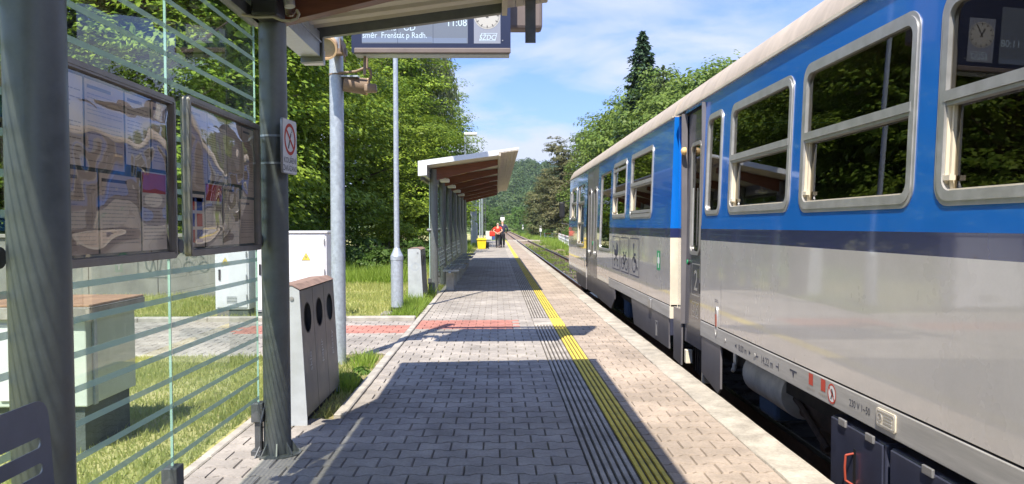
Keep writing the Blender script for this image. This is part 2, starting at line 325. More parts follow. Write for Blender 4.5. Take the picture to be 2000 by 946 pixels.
M = dict(
    paver_grey=mat('paver_grey', (0.36, 0.325, 0.285), 0.85, var=0.16, scale=2.2, bump=0.35, bscale=160, rnd=0.10, stain=.16),
    paver_tan=mat('paver_tan', (0.40, 0.325, 0.255), 0.85, var=0.15, scale=2.0, bump=0.35, bscale=160, rnd=0.09, stain=.16),
    paver_red=mat('paver_red', (0.46, 0.20, 0.155), 0.85, var=0.12, scale=3, bump=0.4, bscale=160, rnd=0.08, stain=.12),
    joint=mat('joint_sand', (0.19, 0.165, 0.125), 0.95, col2=(0.13, 0.15, 0.045), lo=.52, hi=.66, scale=1.6, bump=0.6, bscale=90),
    guide_grey=mat('guide_grey', (0.40, 0.36, 0.31), 0.8, var=0.18, scale=3, bump=0.3, bscale=150, rnd=0.08, stain=.14),
    guide_yellow=mat('guide_yellow', (0.46, 0.37, 0.075), 0.75, scale=6, bump=0.3, bscale=150, rnd=0.08, col2=(0.72, 0.55, 0.075), lo=0.3, hi=0.5),
    edge=mat('edge_concrete', (0.44, 0.395, 0.32), 0.85, var=0.22, scale=5, bump=0.45, bscale=70, rnd=0.05, stain=.16),
    kerb=mat('kerb_concrete', (0.40, 0.37, 0.32), 0.9, var=0.2, scale=5, bump=0.5, bscale=70, rnd=0.08),
    concrete=mat('old_concrete', (0.30, 0.28, 0.25), 0.9, var=0.3, scale=3, bump=0.6, bscale=30),
    wallgrey=mat('wall_concrete', (0.20, 0.20, 0.18), 0.9, var=0.25, scale=1.5, bump=0.4, bscale=25),
    soil=mat('soil', (0.13, 0.12, 0.05), 0.95, var=0.4, scale=1.2, bump=0.9, bscale=40, col2=(0.17, 0.18, 0.06)),
    shadebed=mat('shaded_ballast', (0.045, 0.036, 0.03), 0.95, var=0.5, scale=9, bump=1.0, bscale=35),  # ballast with the shade under the standing train put into its colour
    shadestone=mat('shaded_stone', (0.06, 0.048, 0.04), 0.9, var=0.4, scale=6, rnd=0.35),  # stones darkened for the same painted shade
    ballast=mat('ballast', (0.24, 0.175, 0.125), 0.95, var=0.5, scale=9, bump=1.0, bscale=35),
    stone=mat('ballast_stone', (0.30, 0.23, 0.17), 0.9, var=0.4, scale=6, rnd=0.35),
    rail=mat('rail_rust', (0.10, 0.055, 0.035), 0.7, var=0.3, scale=6),
    railtop=mat('rail_polish', (0.30, 0.27, 0.25), 0.3, metal=0.9, var=0.15),
    sleeper=mat('sleeper_wood', (0.045, 0.036, 0.03), 0.9, var=0.4, scale=8, bump=0.6),
    galv=mat('galvanised', (0.42, 0.47, 0.53), 0.42, metal=0.35, var=0.14, scale=28, bump=0.03, bscale=60, rvar=0.12),
    steel=mat('shelter_steel', (0.15, 0.162, 0.157), 0.38, metal=0.3, var=0.10, scale=16, rvar=0.1, bump=0.02, bscale=40),
    steel_dark=mat('dark_steel', (0.11, 0.115, 0.12), 0.45, metal=0.3, var=0.2, scale=12),
    roofwhite=mat('white_fascia', (0.68, 0.70, 0.72), 0.5, var=0.06, scale=3),
    soffit=mat('soffit_sheet', (0.55, 0.51, 0.44), 0.6, var=0.08, scale=4),
    strip=mat('canopy_slats', (0.50, 0.45, 0.37), 0.6, var=0.1, scale=4),
    timber=mat('brown_timber', (0.15, 0.045, 0.022), 0.5, var=0.25, scale=3, stretch=(1, 14, 14), coat=0.15),
    bin_side=mat('bin_sheet', (0.50, 0.53, 0.54), 0.42, metal=0.25, var=0.08, scale=7, rvar=0.1),
    bin_face=mat('bin_face', (0.145, 0.147, 0.152), 0.42, metal=0.35, var=0.12, scale=9, rvar=0.08),
    rusttop=mat('rusty_top', (0.27, 0.18, 0.14), 0.75, var=0.25, scale=10, bump=0.2),
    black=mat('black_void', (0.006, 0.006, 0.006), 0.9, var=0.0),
    blackpl=mat('black_plastic', (0.018, 0.018, 0.02), 0.5, var=0.2),
    cabwhite=mat('white_cabinet', (0.70, 0.71, 0.73), 0.5, var=0.06, scale=3, bump=0.05),
    cabgrey=mat('grey_cabinet', (0.58, 0.64, 0.57), 0.6, var=0.1, scale=3),
    plinth=mat('plinth', (0.10, 0.12, 0.11), 0.9, var=0.2, scale=6, bump=0.4),
    browntile=mat('brown_coping', (0.30, 0.17, 0.10), 0.8, var=0.2, scale=8, bump=0.3),
    alu=mat('aluminium', (0.42, 0.41, 0.40), 0.38, metal=0.6, var=0.08, scale=9),
    alu_frame=mat('window_alloy', (0.54, 0.535, 0.525), 0.36, metal=0.55, var=0.08, scale=10, rvar=0.08),
    frame_brown=mat('board_frame', (0.30, 0.27, 0.24), 0.4, metal=0.5, var=0.12, scale=9),
    paper=mat('paper', (0.82, 0.72, 0.58), 0.9, var=0.05, scale=5, rnd=0.06),
    paper2=mat('brown_paper', (0.68, 0.55, 0.42), 0.9, var=0.08, scale=5, rnd=0.08),
    ink=mat('ink', (0.14, 0.13, 0.13), 0.8, var=0),
    ink_grey=mat('ink_grey', (0.40, 0.345, 0.29), 0.8, var=0),
    inkred=mat('red_print', (0.55, 0.07, 0.04), 0.7, var=0.05),
    inkblue=mat('blue_print', (0.05, 0.10, 0.33), 0.7, var=0.05),
    glass=glassy('shelter_glass', (0.93, 0.975, 0.95), 1.52, boost=1.3),
    foil=glassy('clear_foil', (0.90, 0.87, 0.83), 1.50, rough=0.02, boost=1.7),
    seat=mat('seat_steel', (0.16, 0.175, 0.22), 0.42, metal=0.25, var=0.08, scale=8),
    seatgrey=mat('seat_grey', (0.24, 0.26, 0.27), 0.5, metal=0.3, var=0.1),
    tblue=mat('train_blue', (0.005, 0.155, 0.58), 0.24, var=0.05, scale=1.3, coat=0.8, rvar=0.03, bump=0.02, bscale=1.2, bdet=0),
    tnavy=mat('train_navy', (0.026, 0.034, 0.105), 0.26, var=0.06, scale=1.3, coat=0.8, bump=0.02, bscale=1.2, bdet=0),
    tgrey=mat('train_grey', (0.55, 0.525, 0.495), 0.28, var=0.05, scale=1.1, coat=0.9, rvar=0.03, bump=0.02, bscale=1.2, bdet=0, stain=.03),
    tcream=mat('train_cream', (0.72, 0.64, 0.50), 0.5, var=0.12, scale=3),
    troof=mat('train_roof', (0.50, 0.42, 0.335), 0.6, var=0.14, scale=1.6, stretch=(1, 3, 1)),
    tdoor=mat('train_door', (0.060, 0.062, 0.080), 0.27, var=0.08, scale=2, coat=0.4),
    tdark=mat('train_darkgrey', (0.165, 0.155, 0.165), 0.33, var=0.12, scale=2, coat=0.25),
    tbox=mat('underfloor_box', (0.05, 0.054, 0.085), 0.3, var=0.15, scale=4, coat=0.3),
    tsole=mat('sole_bar', (0.40, 0.385, 0.36), 0.45, var=0.14, scale=2.5, stretch=(1, 0.6, 9)),
    dirty=mat('underframe_dirt', (0.022, 0.016, 0.012), 0.95, var=0.5, scale=7),
    silencer=mat('silencer_steel', (0.46, 0.42, 0.37), 0.55, metal=0.1, var=0.2, scale=5),
    wheel=mat('wheel_rust', (0.06, 0.035, 0.022), 0.8, var=0.4, scale=7),
    interior=mat('train_interior', (0.20, 0.175, 0.145), 0.9, var=0.1),
    seatblue=mat('train_seat', (0.04, 0.07, 0.12), 0.9, var=0.1),
    winglass=glassy('train_window', (0.62, 0.59, 0.53), 1.52, boost=1.15),
    marking=mat('dark_marking', (0.05, 0.055, 0.09), 0.6, var=0),
    white=mat('white_print', (0.80, 0.80, 0.78), 0.5, var=0.03),
    green=mat('green_print', (0.02, 0.33, 0.13), 0.5, var=0.05),
    orange=mat('orange_red', (0.38, 0.07, 0.04), 0.4, var=0.05),
    horn=mat('speaker_cream', (0.62, 0.42, 0.24), 0.5, var=0.08, scale=8),
    horn2=mat('speaker_brown', (0.24, 0.17, 0.12), 0.6, var=0.15, scale=8),
    cable=mat('cable', (0.42, 0.37, 0.30), 0.7, var=0.1),
    navyframe=mat('display_frame', (0.016, 0.022, 0.055), 0.35, var=0.05, scale=5),
    brownlip=mat('display_lip', (0.16, 0.125, 0.11), 0.55, var=0.1),
    yellowbin=mat('yellow_plastic', (0.82, 0.60, 0.02), 0.5, var=0.06),
    bark=mat('bark', (0.075, 0.055, 0.04), 0.9, var=0.35, scale=6, bump=0.8, bscale=25),
    skin=mat('skin', (0.60, 0.36, 0.26), 0.55, var=0.04),
    redcloth=mat('red_cloth', (0.70, 0.045, 0.025), 0.85, var=0.08, scale=12),
    navycloth=mat('navy_cloth', (0.035, 0.04, 0.075), 0.9, var=0.1, scale=12),
    darkcloth=mat('dark_cloth', (0.03, 0.03, 0.04), 0.9, var=0.12, scale=12),
    hairgrey=mat('grey_hair', (0.50, 0.42, 0.36), 0.8, var=0.1, scale=40),
    hairwhite=mat('white_cap', (0.80, 0.79, 0.76), 0.8, var=0.04, scale=40),
    ltgreen=mat('tank_green', (0.14, 0.33, 0.14), 0.6, var=0.1),
)
def emis(name, col, s, rough=0.25):
    m = bpy.data.materials.new(name); m.use_nodes = True; p = m.node_tree.nodes['Principled BSDF']
    p.inputs['Base Color'].default_value = (*[c * 0.6 for c in col], 1); p.inputs['Roughness'].default_value = rough
    p.inputs['Emission Color'].default_value = (*col, 1); p.inputs['Emission Strength'].default_value = s
    return m
M['lcd'] = emis('lcd_screen', (0.14, 0.16, 0.20), 0.55)
M['lcdtext'] = emis('lcd_text', (0.46, 0.56, 0.64), 0.65)
M['lcdlow'] = emis('lcd_band', (0.155, 0.19, 0.27), 0.55)
M['clock'] = emis('clock_face', (0.48, 0.46, 0.42), 0.45)
M['clockpanel'] = emis('clock_panel', (0.25, 0.265, 0.32), 0.5)
# frosted stripes on the glass
def frosted():
    m = bpy.data.materials.new('frosted_stripe'); m.use_nodes = True; n, l = nt(m); n.clear()
    o = n.new('ShaderNodeOutputMaterial'); d = n.new('ShaderNodeBsdfDiffuse'); d.inputs[0].default_value = (0.48, 0.60, 0.58, 1)
    t = n.new('ShaderNodeBsdfTranslucent'); t.inputs[0].default_value = (0.48, 0.62, 0.58, 1); tr = n.new('ShaderNodeBsdfTransparent')
    a = n.new('ShaderNodeMixShader'); a.inputs[0].default_value = 0.4; l.new(d.outputs[0], a.inputs[1]); l.new(t.outputs[0], a.inputs[2])
    b = n.new('ShaderNodeMixShader'); b.inputs[0].default_value = 0.42; l.new(a.outputs[0], b.inputs[1]); l.new(tr.outputs[0], b.inputs[2]); l.new(b.outputs[0], o.inputs[0])
    return m
M['frost'] = frosted()
M['ink_black'] = mat('black_print', (0.04, 0.04, 0.045), 0.7, var=0)
M['glass_edge'] = mat('green_glass_edge', (0.46, 0.66, 0.58), 0.15, var=0.1, scale=8, coat=.6)

# ================================================================== SETTING: ground, platform, track
XE = 1.775      # platform edge
def sheet(name, x0, y0, x1, y1, z, m, nx=1, ny=1, amp=0.0):
    b = B()
    vs = [(x0 + (x1 - x0) * i / nx, y0 + (y1 - y0) * j / ny, z + (random.uniform(-amp, amp) if amp else 0)) for j in range(ny + 1) for i in range(nx + 1)]
    b.add(vs, [(j * (nx + 1) + i, j * (nx + 1) + i + 1, (j + 1) * (nx + 1) + i + 1, (j + 1) * (nx + 1) + i) for j in range(ny) for i in range(nx)])
    return setp(b.obj(name, m), kind='structure')

M['field'] = mat('field_grass', (0.10, 0.16, 0.035), 0.95, scale=0.35, bump=0.8, bscale=8, col2=(0.18, 0.22, 0.065), detail=8)
M['lawn'] = mat('mown_lawn', (0.30, 0.32, 0.10), 0.95, scale=1.1, bump=1.0, bscale=60, col2=(0.50, 0.44, 0.20), detail=8)
M['drysoil'] = mat('dry_soil', (0.24, 0.19, 0.11), 0.95, scale=3, bump=1.0, bscale=50, col2=(0.33, 0.30, 0.12), detail=8)
sheet('ground', -1200, -400, 1200, 1800, -1.05, M['field'])
sheet('lawn', -40, -6, -1.16, 140, -0.035, M['lawn'], 60, 140, 0.012)
sheet('track_bed', 1.6, -12, 8.4, 24.5, -0.86, M['shadebed'], 8, 50, 0.03)  # darker stretch: colour carries the shade below the train
sheet('track_bed', 1.6, 24.3, 8.4, 420, -0.864, M['ballast'], 8, 300, 0.03)
sheet('bare_soil', -1.80, 5.74, -1.17, 8.62, -0.022, M['drysoil'], 4, 12, .006)
sheet('grass_verge', 8.2, -12, 60, 420, -0.84, M['lawn'], 20, 120, 0.02)

plat = B()
plat.box(-1.10, -6, -1.04, XE - 0.245, 74, -0.0145)
plat.box(-1.74, -6, -1.04, -1.10, 5.72, -0.0165)
plat.box(XE - 0.16, -6, -1.04, XE - 0.05, 74, -0.012)
platform = setp(plat.obj('platform', [M['joint']]), kind='structure')

# --- bone shaped pavers
HP = 0.0825
def paver_outline(part):
    gx, gy = 0.0026, 0.0042
    def f(x):
        a = abs(x)
        if a >= 0.065: return HP + 0.013
        if a <= 0.035: return HP - 0.013
        return HP - 0.013 + (a - 0.035) / 0.03 * 0.026
    xs = {'full': [-0.1, -0.065, -0.035, 0.035, 0.065, 0.1], 'left': [-0.1, -0.065, -0.035, 0.0], 'right': [0.0, 0.035, 0.065, 0.1]}[part]
    lo, hi = xs[0] + gx, xs[-1] - gx
    xx = [min(max(x, lo), hi) for x in xs]
    top = [(x, f(x0) - gy) for x, x0 in zip(xx, xs)]
    return [(x, -y) for x, y in top] + top[::-1]
def paver_geo(part):
    o = paver_outline(part); n = len(o)
    cx_ = sum(p[0] for p in o) / n
    top = [(cx_ + (x - cx_) * 0.955, y * 0.93, 0.0) for x, y in o]
    bot = [(x, y, -0.012) for x, y in o]
    return top + bot, [tuple(range(n))] + [(i, n + i, n + (i + 1) % n, (i + 1) % n) for i in range(n)]
PG = {k: paver_geo(k) for k in ('full', 'left', 'right')}
def paver_mesh(part, m):
    b = B(); b.add(*PG[part]); return b.me('paver', m)
PMESH = {(k, c): paver_mesh(k, M[c]) for k in PG for c in ('paver_grey', 'paver_tan', 'paver_red')}

def paver_row(x0, n, odd):
    """(centre x, part) of one row of n pavers starting at x0"""
    if not odd: return [(x0 + 0.1 + 0.2 * i, 'full') for i in range(n)]
    return [(x0, 'right')] + [(x0 + 0.2 + 0.2 * i, 'full') for i in range(n - 1)] + [(x0 + 0.2 * n, 'left')]

slots = []
GUIDE0, GUIDE1 = 0.515, 0.935
PITCH = 0.165
NROW = int((33 - 1.0) / PITCH)
for j in range(NROW):
    y = 1.0 + PITCH * j
    ext = 3 if y < 5.65 else 0
    for x, part in paver_row(GUIDE0 - 1.6 - .2 * ext, 8 + ext, j % 2):
        red = 10.72 < y < 11.62 and x < 0.22
        slots.append((x, y, part, 'paver_red' if red else 'paver_grey'))
    for x, part in paver_row(GUIDE1, 3, j % 2): slots.append((x, y, part, 'paver_tan'))
# the ones that show largest in the picture: the nearest ones in view
def inview(x, y):
    px = 970 + 1580 * x / y; py = 441 + 2149 / y
    return py < 952 and px > 470 and px < 1620
near = sorted([s for s in slots if inview(s[0], s[1])], key=lambda s: s[1])[:290]
nearset = set(map(id, near))
rest = [s for s in slots if id(s) not in nearset]
for x, y, part, c in near:
    o = link('paver', PMESH[(part, c)], platform, (x, y, random.uniform(-0.0012, 0.0012)))
    o.rotation_euler = (random.gauss(0, 0.004), random.gauss(0, 0.004), random.gauss(0, 0.006))
def paver_stuff(name, lst, parent):
    for c in sorted({s[3] for s in lst}):
        b = B()
        for x, y, part, cc in lst:
            if cc != c: continue
            vs, fs = PG[part]; dz = random.uniform(-0.0012, 0.0012); tx = random.gauss(0, 0.004); ty = random.gauss(0, 0.004)
            b.add([(x + vx, y + vy, vz + dz + tx * vx + ty * vy) for vx, vy, vz in vs], fs)
        setp(b.obj(name, M[c], parent), kind='stuff')
paver_stuff('paver_field', rest, platform)
# beyond the last separate paver
b = B(); b.box(-1.085, 33 - .05, -0.02, GUIDE0, 74, -0.002); b.obj('far_paving', M['paver_grey'], platform)
b = B(); b.box(GUIDE1, 33 - .05, -0.02, GUIDE1 + .6, 74, -0.002); b.obj('far_paving', M['paver_tan'], platform)

# --- guiding line: grooved tiles, grey and yellow
M['groove'] = mat('groove_dirt', (0.07, 0.06, 0.045), 0.95, var=0.4, scale=7)
def guide_mesh(w, n, L, m):
    prof = [(0, -0.012)]
    p = w / n
    for i in range(n):
        x = p * i
        prof += [(x + p * 0.17, -0.012), (x + p * 0.22, 0.001), (x + p * 0.78, 0.001), (x + p * 0.83, -0.012)]
    prof.append((w, -0.012))
    b = B(); k = len(prof)
    b.add([(x, 0.0015, z) for x, z in prof] + [(x, L - 0.0015, z) for x, z in prof], [(i, i + 1, k + i + 1, k + i) for i in range(k - 1)])
    b.m = [1 if i % 4 == 0 else 0 for i in range(k - 1)]            # dirt lies in the grooves
    return b.me('guiding_tile', [m, M['groove']])
gm = guide_mesh(0.252, 6, 0.4, M['guide_grey']); ym = guide_mesh(0.165, 4, 0.4, M['guide_yellow'])
fl = B(); fl.box(0, 0.0015, -0.01, 0.252, 0.3985, 0.0); flm = fl.me('plain_tile', M['guide_grey'])
fl = B(); fl.box(0, 0.0015, -0.01, 0.165, 0.3985, 0.0); fly = fl.me('plain_tile', M['guide_yellow'])
for j in range(80):
    y = 1.05 + 0.4 * j
    gap = 11.0 < y < 11.6
    link('plain_tile' if gap else 'guiding_tile', flm if gap else gm, platform, (GUIDE0, y, 0))
    link('plain_tile' if gap and 0 else 'yellow_tile', fly if gap else ym, platform, (GUIDE0 + 0.255, y, 0))
b = B(); b.box(GUIDE0, 33, -0.02, GUIDE0 + .252, 74, 0.0); b.obj('far_guiding_line', M['guide_grey'], platform)
b = B(); b.box(GUIDE0 + .255, 33, -0.02, GUIDE1 - .003, 74, 0.001); b.obj('far_yellow_line', M['guide_yellow'], platform)
# --- edge slabs (uneven, rounded nose) and the kerb on the lawn side
for j in range(38):
    y = -0.35 + 2.05 * j
    b = B(); x0 = XE - 0.235 + random.uniform(-0.004, 0.004)
    N = 12; L = 2.042
    prof = [(x0, -0.05), (x0, -0.004), (x0 + 0.008, 0.004), (XE - 0.014, 0.006), (XE - 0.004, 0.001), (XE, -0.010), (XE, -0.095), (XE - 0.2, -0.1)]
    vs = []
    for i in range(N + 1):
        for k, (x, z) in enumerate(prof):
            jx = random.uniform(-0.006, 0.004) if k in (0, 1, 2) else random.uniform(-0.002, 0.0015)
            vs.append((x + jx, y + L * i / N, z + random.uniform(-0.0015, 0.0015)))
    k = len(prof)
    b.add(vs, [(i * k + q, i * k + q + 1, (i + 1) * k + q + 1, (i + 1) * k + q) for i in range(N) for q in range(k - 1)] + [tuple(range(k)), tuple(N * k + q for q in range(k - 1, -1, -1))])
    o = b.obj('edge_slab', M['edge'], platform, smooth=40)
for j in range(68):
    y = 5.78 + j
    b = B(); b.rbox(-1.175, y + 0.004, -0.2, -1.092, y + 0.996, 0.012 + random.uniform(-0.004, 0.004), 0.008, seg=1)
    b.obj('kerb_stone', M['kerb'], platform)
for j in range(8):
    y = -2.2 + j * 1.0
    b = B(); b.rbox(-1.765, y + 0.004, -0.2, -1.70, y + 0.996, -0.004 + random.uniform(-0.004, 0.004), 0.008, seg=1)
    b.obj('kerb_stone', M['kerb'], platform)

# --- side path with its red strip
b = B(); b.box(-16, 8.72, -0.3, -1.178, 11.72, -0.033)
path = setp(b.obj('path', M['joint']), kind='structure')
ps = []
for j in range(18):
    y = 8.82 + PITCH * j
    if j % 2: ps.append((-1.29, y, 'right', 'paver_red' if 10.45 < y < 11.15 else 'paver_grey'))
    for i in range(70):
        x = -1.29 - 0.2 * i - (0.1 if j % 2 else 0)
        red = 10.45 < y < 11.15 and -3.4 < x
        ps.append((x, y, 'full', 'paver_red' if red else 'paver_grey'))
def low(lst, dz):
    for c in sorted({s[3] for s in lst}):
        b = B()
        for x, y, part, cc in lst:
            if cc != c: continue
            vs, fs = PG[part]; z0 = dz + random.uniform(-0.0012, 0.0012)
            b.add([(x + vx, y + vy, vz + z0) for vx, vy, vz in vs], fs)
        setp(b.obj('paver_field', M[c], path), kind='stuff')
low(ps, -0.016)
for j in range(14):
    x1 = -1.19 - j * 1.0
    b = B(); b.rbox(x1 - 0.996, 11.74, -0.2, x1, 11.90, 0.045 + random.uniform(-0.004, 0.004), 0.012, seg=1); b.obj('kerb_stone', M['kerb'], path)
for j in range(12):
    x1 = -1.9 - j * 1.0
    b = B(); b.rbox(x1 - 0.996, 8.62, -0.2, x1, 8.70, -0.01 + random.uniform(-0.004, 0.004), 0.008, seg=1); b.obj('kerb_stone', M['kerb'], path)

# --- track
TC = 3.60
track = setp(thing('railway_track', 'x', 'x', (TC, 0, -0.66)), kind='structure')
for k in ('label', 'category'): del track[k]
for s in (-1, 1):
    xc = TC + s * 0.7525
    prof = [(-.07, -.17), (-.07, -.155), (-.012, -.13), (-.010, -.045), (-.036, -.035), (-.036, -.004), (-.028, 0), (.028, 0), (.036, -.004), (.036, -.035), (.010, -.045), (.012, -.13), (.07, -.155), (.07, -.17)]
    b = B(); k = len(prof); ys = [-12, 420]
    b.add([(xc + x, y, -0.66 + z) for y in ys for x, z in prof], [(i, i + 1, k + i + 1, k + i) for i in range(k - 1)])
    b.m = [1 if i in (5, 6, 7) else 0 for i in range(k - 1)]
    b.obj('rail', [M['rail'], M['railtop']], track)
sl = B(); sl.rbox(-1.3, -0.13, -0.33, 1.3, 0.13, -0.165, 0.012, seg=1); slm = sl.me('sleeper', M['sleeper'])
for j in range(120):
    link('sleeper', slm, track, (0, 4 + j * 0.62, random.uniform(-0.01, 0.005)))
# crossing boards at the foot crossing
for s in (-1, 0, 1):
    b = B()
    x0, x1 = ((TC - 2.0, TC - 0.80), (TC - 0.70, TC + 0.70), (TC + 0.80, TC + 3.2))[s + 1]
    b.rbox(x0, 111.5, -0.84, x1, 115.0, -0.655, 0.01, seg=1); b.obj('crossing_slab', M['edge'], track)

# --- ballast stones
def blob(r, seed):
    rr = random.Random(seed); t = (1 + 5 ** .5) / 2
    vs = [Vector(v).normalized() for v in ((-1, t, 0), (1, t, 0), (-1, -t, 0), (1, -t, 0), (0, -1, t), (0, 1, t), (0, -1, -t), (0, 1, -t), (t, 0, -1), (t, 0, 1), (-t, 0, -1), (-t, 0, 1))]
    fs = [(0, 11, 5), (0, 5, 1), (0, 1, 7), (0, 7, 10), (0, 10, 11), (1, 5, 9), (5, 11, 4), (11, 10, 2), (10, 7, 6), (7, 1, 8), (3, 9, 4), (3, 4, 2), (3, 2, 6), (3, 6, 8), (3, 8, 9), (4, 9, 5), (2, 4, 11), (6, 2, 10), (8, 6, 7), (9, 8, 1)]
    return [v * r * rr.uniform(0.7, 1.25) for v in vs], fs
BL = [blob(1, i) for i in range(8)]
b = B(); b2_ = B()
for i in range(7000):
    y = 2 + (70 ** random.random() - 1) * 1.0 + random.random() * 8 if i % 2 else random.uniform(3, 60)
    x = random.uniform(1.8, 5.9)
    r = random.uniform(0.02, 0.042)
    vs, fs = random.choice(BL)
    a = random.random() * 6.28; ca, sa = math.cos(a), math.sin(a)
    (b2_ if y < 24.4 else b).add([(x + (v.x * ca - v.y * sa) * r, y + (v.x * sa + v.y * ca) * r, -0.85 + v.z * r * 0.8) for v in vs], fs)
setp(b.obj('ballast_stones', M['stone']), kind='stuff'); setp(b2_.obj('ballast_stones', M['shadestone']), kind='stuff')  # second lot, along the train, has shade painted in

# ================================================================== SHELTERS
XG = -1.42
def shelter(name, label, posts, y0, y1, z0, group, xg0, xtip, lamps, near):
    t = thing(name, label, 'shelter', (XG, posts[0], 0), group)
    sl = 0.1365
    zs = lambda x: z0 + sl * (x + 1.37)
    PXf = lambda y: -1.275 - (y - 2.28) * 0.0168 if near else -1.25
    PX = PXf(posts[-1])
    gxo = 0.0 if near else 0.085
    pb = B(); pb.cyl((0, 0, -0.02), (0, 0, zs(PX) - 0.03), 0.08, n=28)
    pm = pb.me('post', M['steel'], smooth=40)
    gb = B()
    for k in range(8):
        a = k * math.pi / 4 + 0.2; ca, sa = math.cos(a), math.sin(a)
        q = [(0.078, 0.0), (0.125, 0.0), (0.125, 0.012), (0.082, 0.075), (0.078, 0.075)]
        n = len(q); vs = []
        for s in (-0.004, 0.004): vs += [(r * ca - s * sa, r * sa + s * ca, z) for r, z in q]
        gb.add(vs, [tuple(range(n)), tuple(range(2 * n - 1, n - 1, -1))] + [(i, n + i, n + (i + 1) % n, (i + 1) % n) for i in range(n)])
    gb.cyl((0, 0, -0.004), (0, 0, 0.006), 0.14, n=24)
    gmh = gb.me('base_flange', M['steel'])
    for y in posts:
        p = link('post', pm, t, (PXf(y) - XG, y - posts[0], 0))
        link('base_flange', gmh, p)
        # tapered laminated rafter
        b = B(); fr = Fr((0, y, 0), (1, 0, 0), (0, 0, 1))
        b.poly(fr, [(-1.30, zs(-1.30) - 0.262), (0.03, zs(0.03) - 0.125), (0.03, zs(0.03) - 0.012), (-1.30, zs(-1.30) - 0.012)], 0.05, 0.10)
        b.obj('rafter', M['timber'], t)
    # the corrugated soffit and the roof skin
    nb = max(2, int((y1 - y0) / 0.19))
    b = B()                                          # corrugated sheet, ribs run up the slope
    prof = []; p = 0.2; x_a, x_b = -1.37, 0.045
    n = int((y1 - y0 - 0.12) / p)
    for i in range(n):
        y = y0 + 0.06 + i * p
        prof += [(y, 0), (y + 0.10, 0), (y + 0.115, 0.03), (y + 0.185, 0.03)]
    prof.append((y0 + 0.06 + n * p, 0))
    k = len(prof)
    b.add([(x, y, zs(x) + z) for x in (x_a, x_b) for y, z in prof], [(i, i + 1, k + i + 1, k + i) for i in range(k - 1)])
    b.obj('soffit_sheet', M['soffit'], t)
    b = B()
    b.add([(x, y, zs(x) + dz) for dz in (0.05, 0.075) for x, y in ((-1.46, y0), (xtip, y0), (xtip, y1), (-1.46, y1))],
          [(3, 2, 1, 0), (4, 5, 6, 7), (0, 1, 5, 4), (1, 2, 6, 5), (2, 3, 7, 6), (3, 0, 4, 7)])
    b.obj('roof_sheet', M['roofwhite'], t)
    dn = 0.022 if near else 0.012
    for ye, s in ((y0, 1), (y1, -1)):                   # end fascia, an L that drops at the back
        b = B(); fr = Fr((0, ye, 0), (1, 0, 0), (0, 0, 1))
        pts = [(-1.465, zs(-1.465) - 0.19), (-1.30, zs(-1.30) - 0.20), (-1.30, zs(-1.30) - dn), (0.04, zs(.04) - dn), (0.05, zs(.05) + .04), (xtip + .005, zs(xtip) + 0.045), (xtip + .005, zs(xtip) + 0.085), (-1.465, zs(-1.465) + 0.085)]
        b.poly(fr, pts, 0.004 if s > 0 else 0.054, 0.058)
        b.obj('end_fascia', M['roofwhite'] if not near else M['steel'], t)
    # slatted front canopy strip with its trim board
    b = B(); b.box(0.045, y0 - .004, zs(.05) - 0.03, 0.085, y1 + .004, zs(.05) + 0.048); b.obj('trim_board', M['strip'], t)
    ns = 5
    for i in range(ns):
        xa = 0.088 + (xtip - 0.088) * i / ns; xb = 0.088 + (xtip - 0.088) * (i + 0.93) / ns
        b = B()
        b.add([(x, y, zs(x) + dz) for dz in (0.022, 0.048) for x, y in ((xa, y0), (xb, y0), (xb, y1), (xa, y1))],
              [(3, 2, 1, 0), (4, 5, 6, 7), (0, 1, 5, 4), (1, 2, 6, 5), (2, 3, 7, 6), (3, 0, 4, 7)])
        b.obj('canopy_slat', M['strip'], t)
    # gutter along the back
    b = B(); g0 = zs(-1.4) - (0.155 if near else .20); g1 = zs(-1.4) + 0.03
    ya, yb = y0 + .062, y1 - .062
    b.box(-1.47, ya, g0, -1.46, yb, g1 + 0.02); b.box(-1.46, ya, g0, -1.33, yb, g0 + 0.008); b.box(-1.33, ya, g0, -1.32, yb, g1)
    b.box(-1.318, ya, g0 + 0.10, -1.305, yb, g0 + 0.112)
    b.obj('gutter', M['galv'], t)
    if near:
        b = B(); b.rbox(-1.475, y1 + 0.0075, g0 - .035, -1.315, y1 + 0.11, g0 + 0.075, 0.005); b.obj('gutter_end', M['alu_frame'], t)
    b = B(); b.box(XG - 0.03, y0 + 0.3, 2.545 if near else zs(-1.42) - .26, XG + 0.03, posts[-1] + .05, 2.61 if near else zs(-1.42) - 0.205); b.obj('top_rail', M['steel_dark'], t)
    # glass wall
    gt = 2.535 if near else zs(-1.42) - .27
    W = (posts[1] - posts[0]) / 2
    gbm = B(); gbm.box(-0.005, 0.004, 0.275, 0.005, W - 0.004, gt); gme = gbm.me('glass_panel', M['glass'])
    ebm = B(); ebm.box(-0.0052, 0.0005, 0.275, 0.0052, 0.0036, gt); eme = ebm.me('glass_edge', M['glass_edge'])
    sbm = B(); sbm.box(0.0055, 0.006, -0.0115, 0.0064, W - 0.006, 0.0115); sme = sbm.me('frosted_stripe', M['frost'])
    cbm = B(); cbm.cyl((-0.035, 0, 0), (0.04, 0, 0), 0.038, n=20); cbm.cyl((0.04, 0, 0), (0.055, 0, 0), 0.030, n=20); cbm.cyl((-0.05, 0, 0), (-0.035, 0, 0), 0.030, n=20)
    cme = cbm.me('glass_clamp', M['steel_dark'], smooth=40)
    fbm = B(); fbm.rbox(-0.04, -0.035, -0.01, 0.04, 0.035, 0.03, 0.004); fbm.rbox(-0.02, -0.02, 0.03, 0.02, 0.02, 0.20, 0.003); fbm.rbox(-0.035, -0.04, 0.20, 0.035, 0.04, 0.315, 0.005)
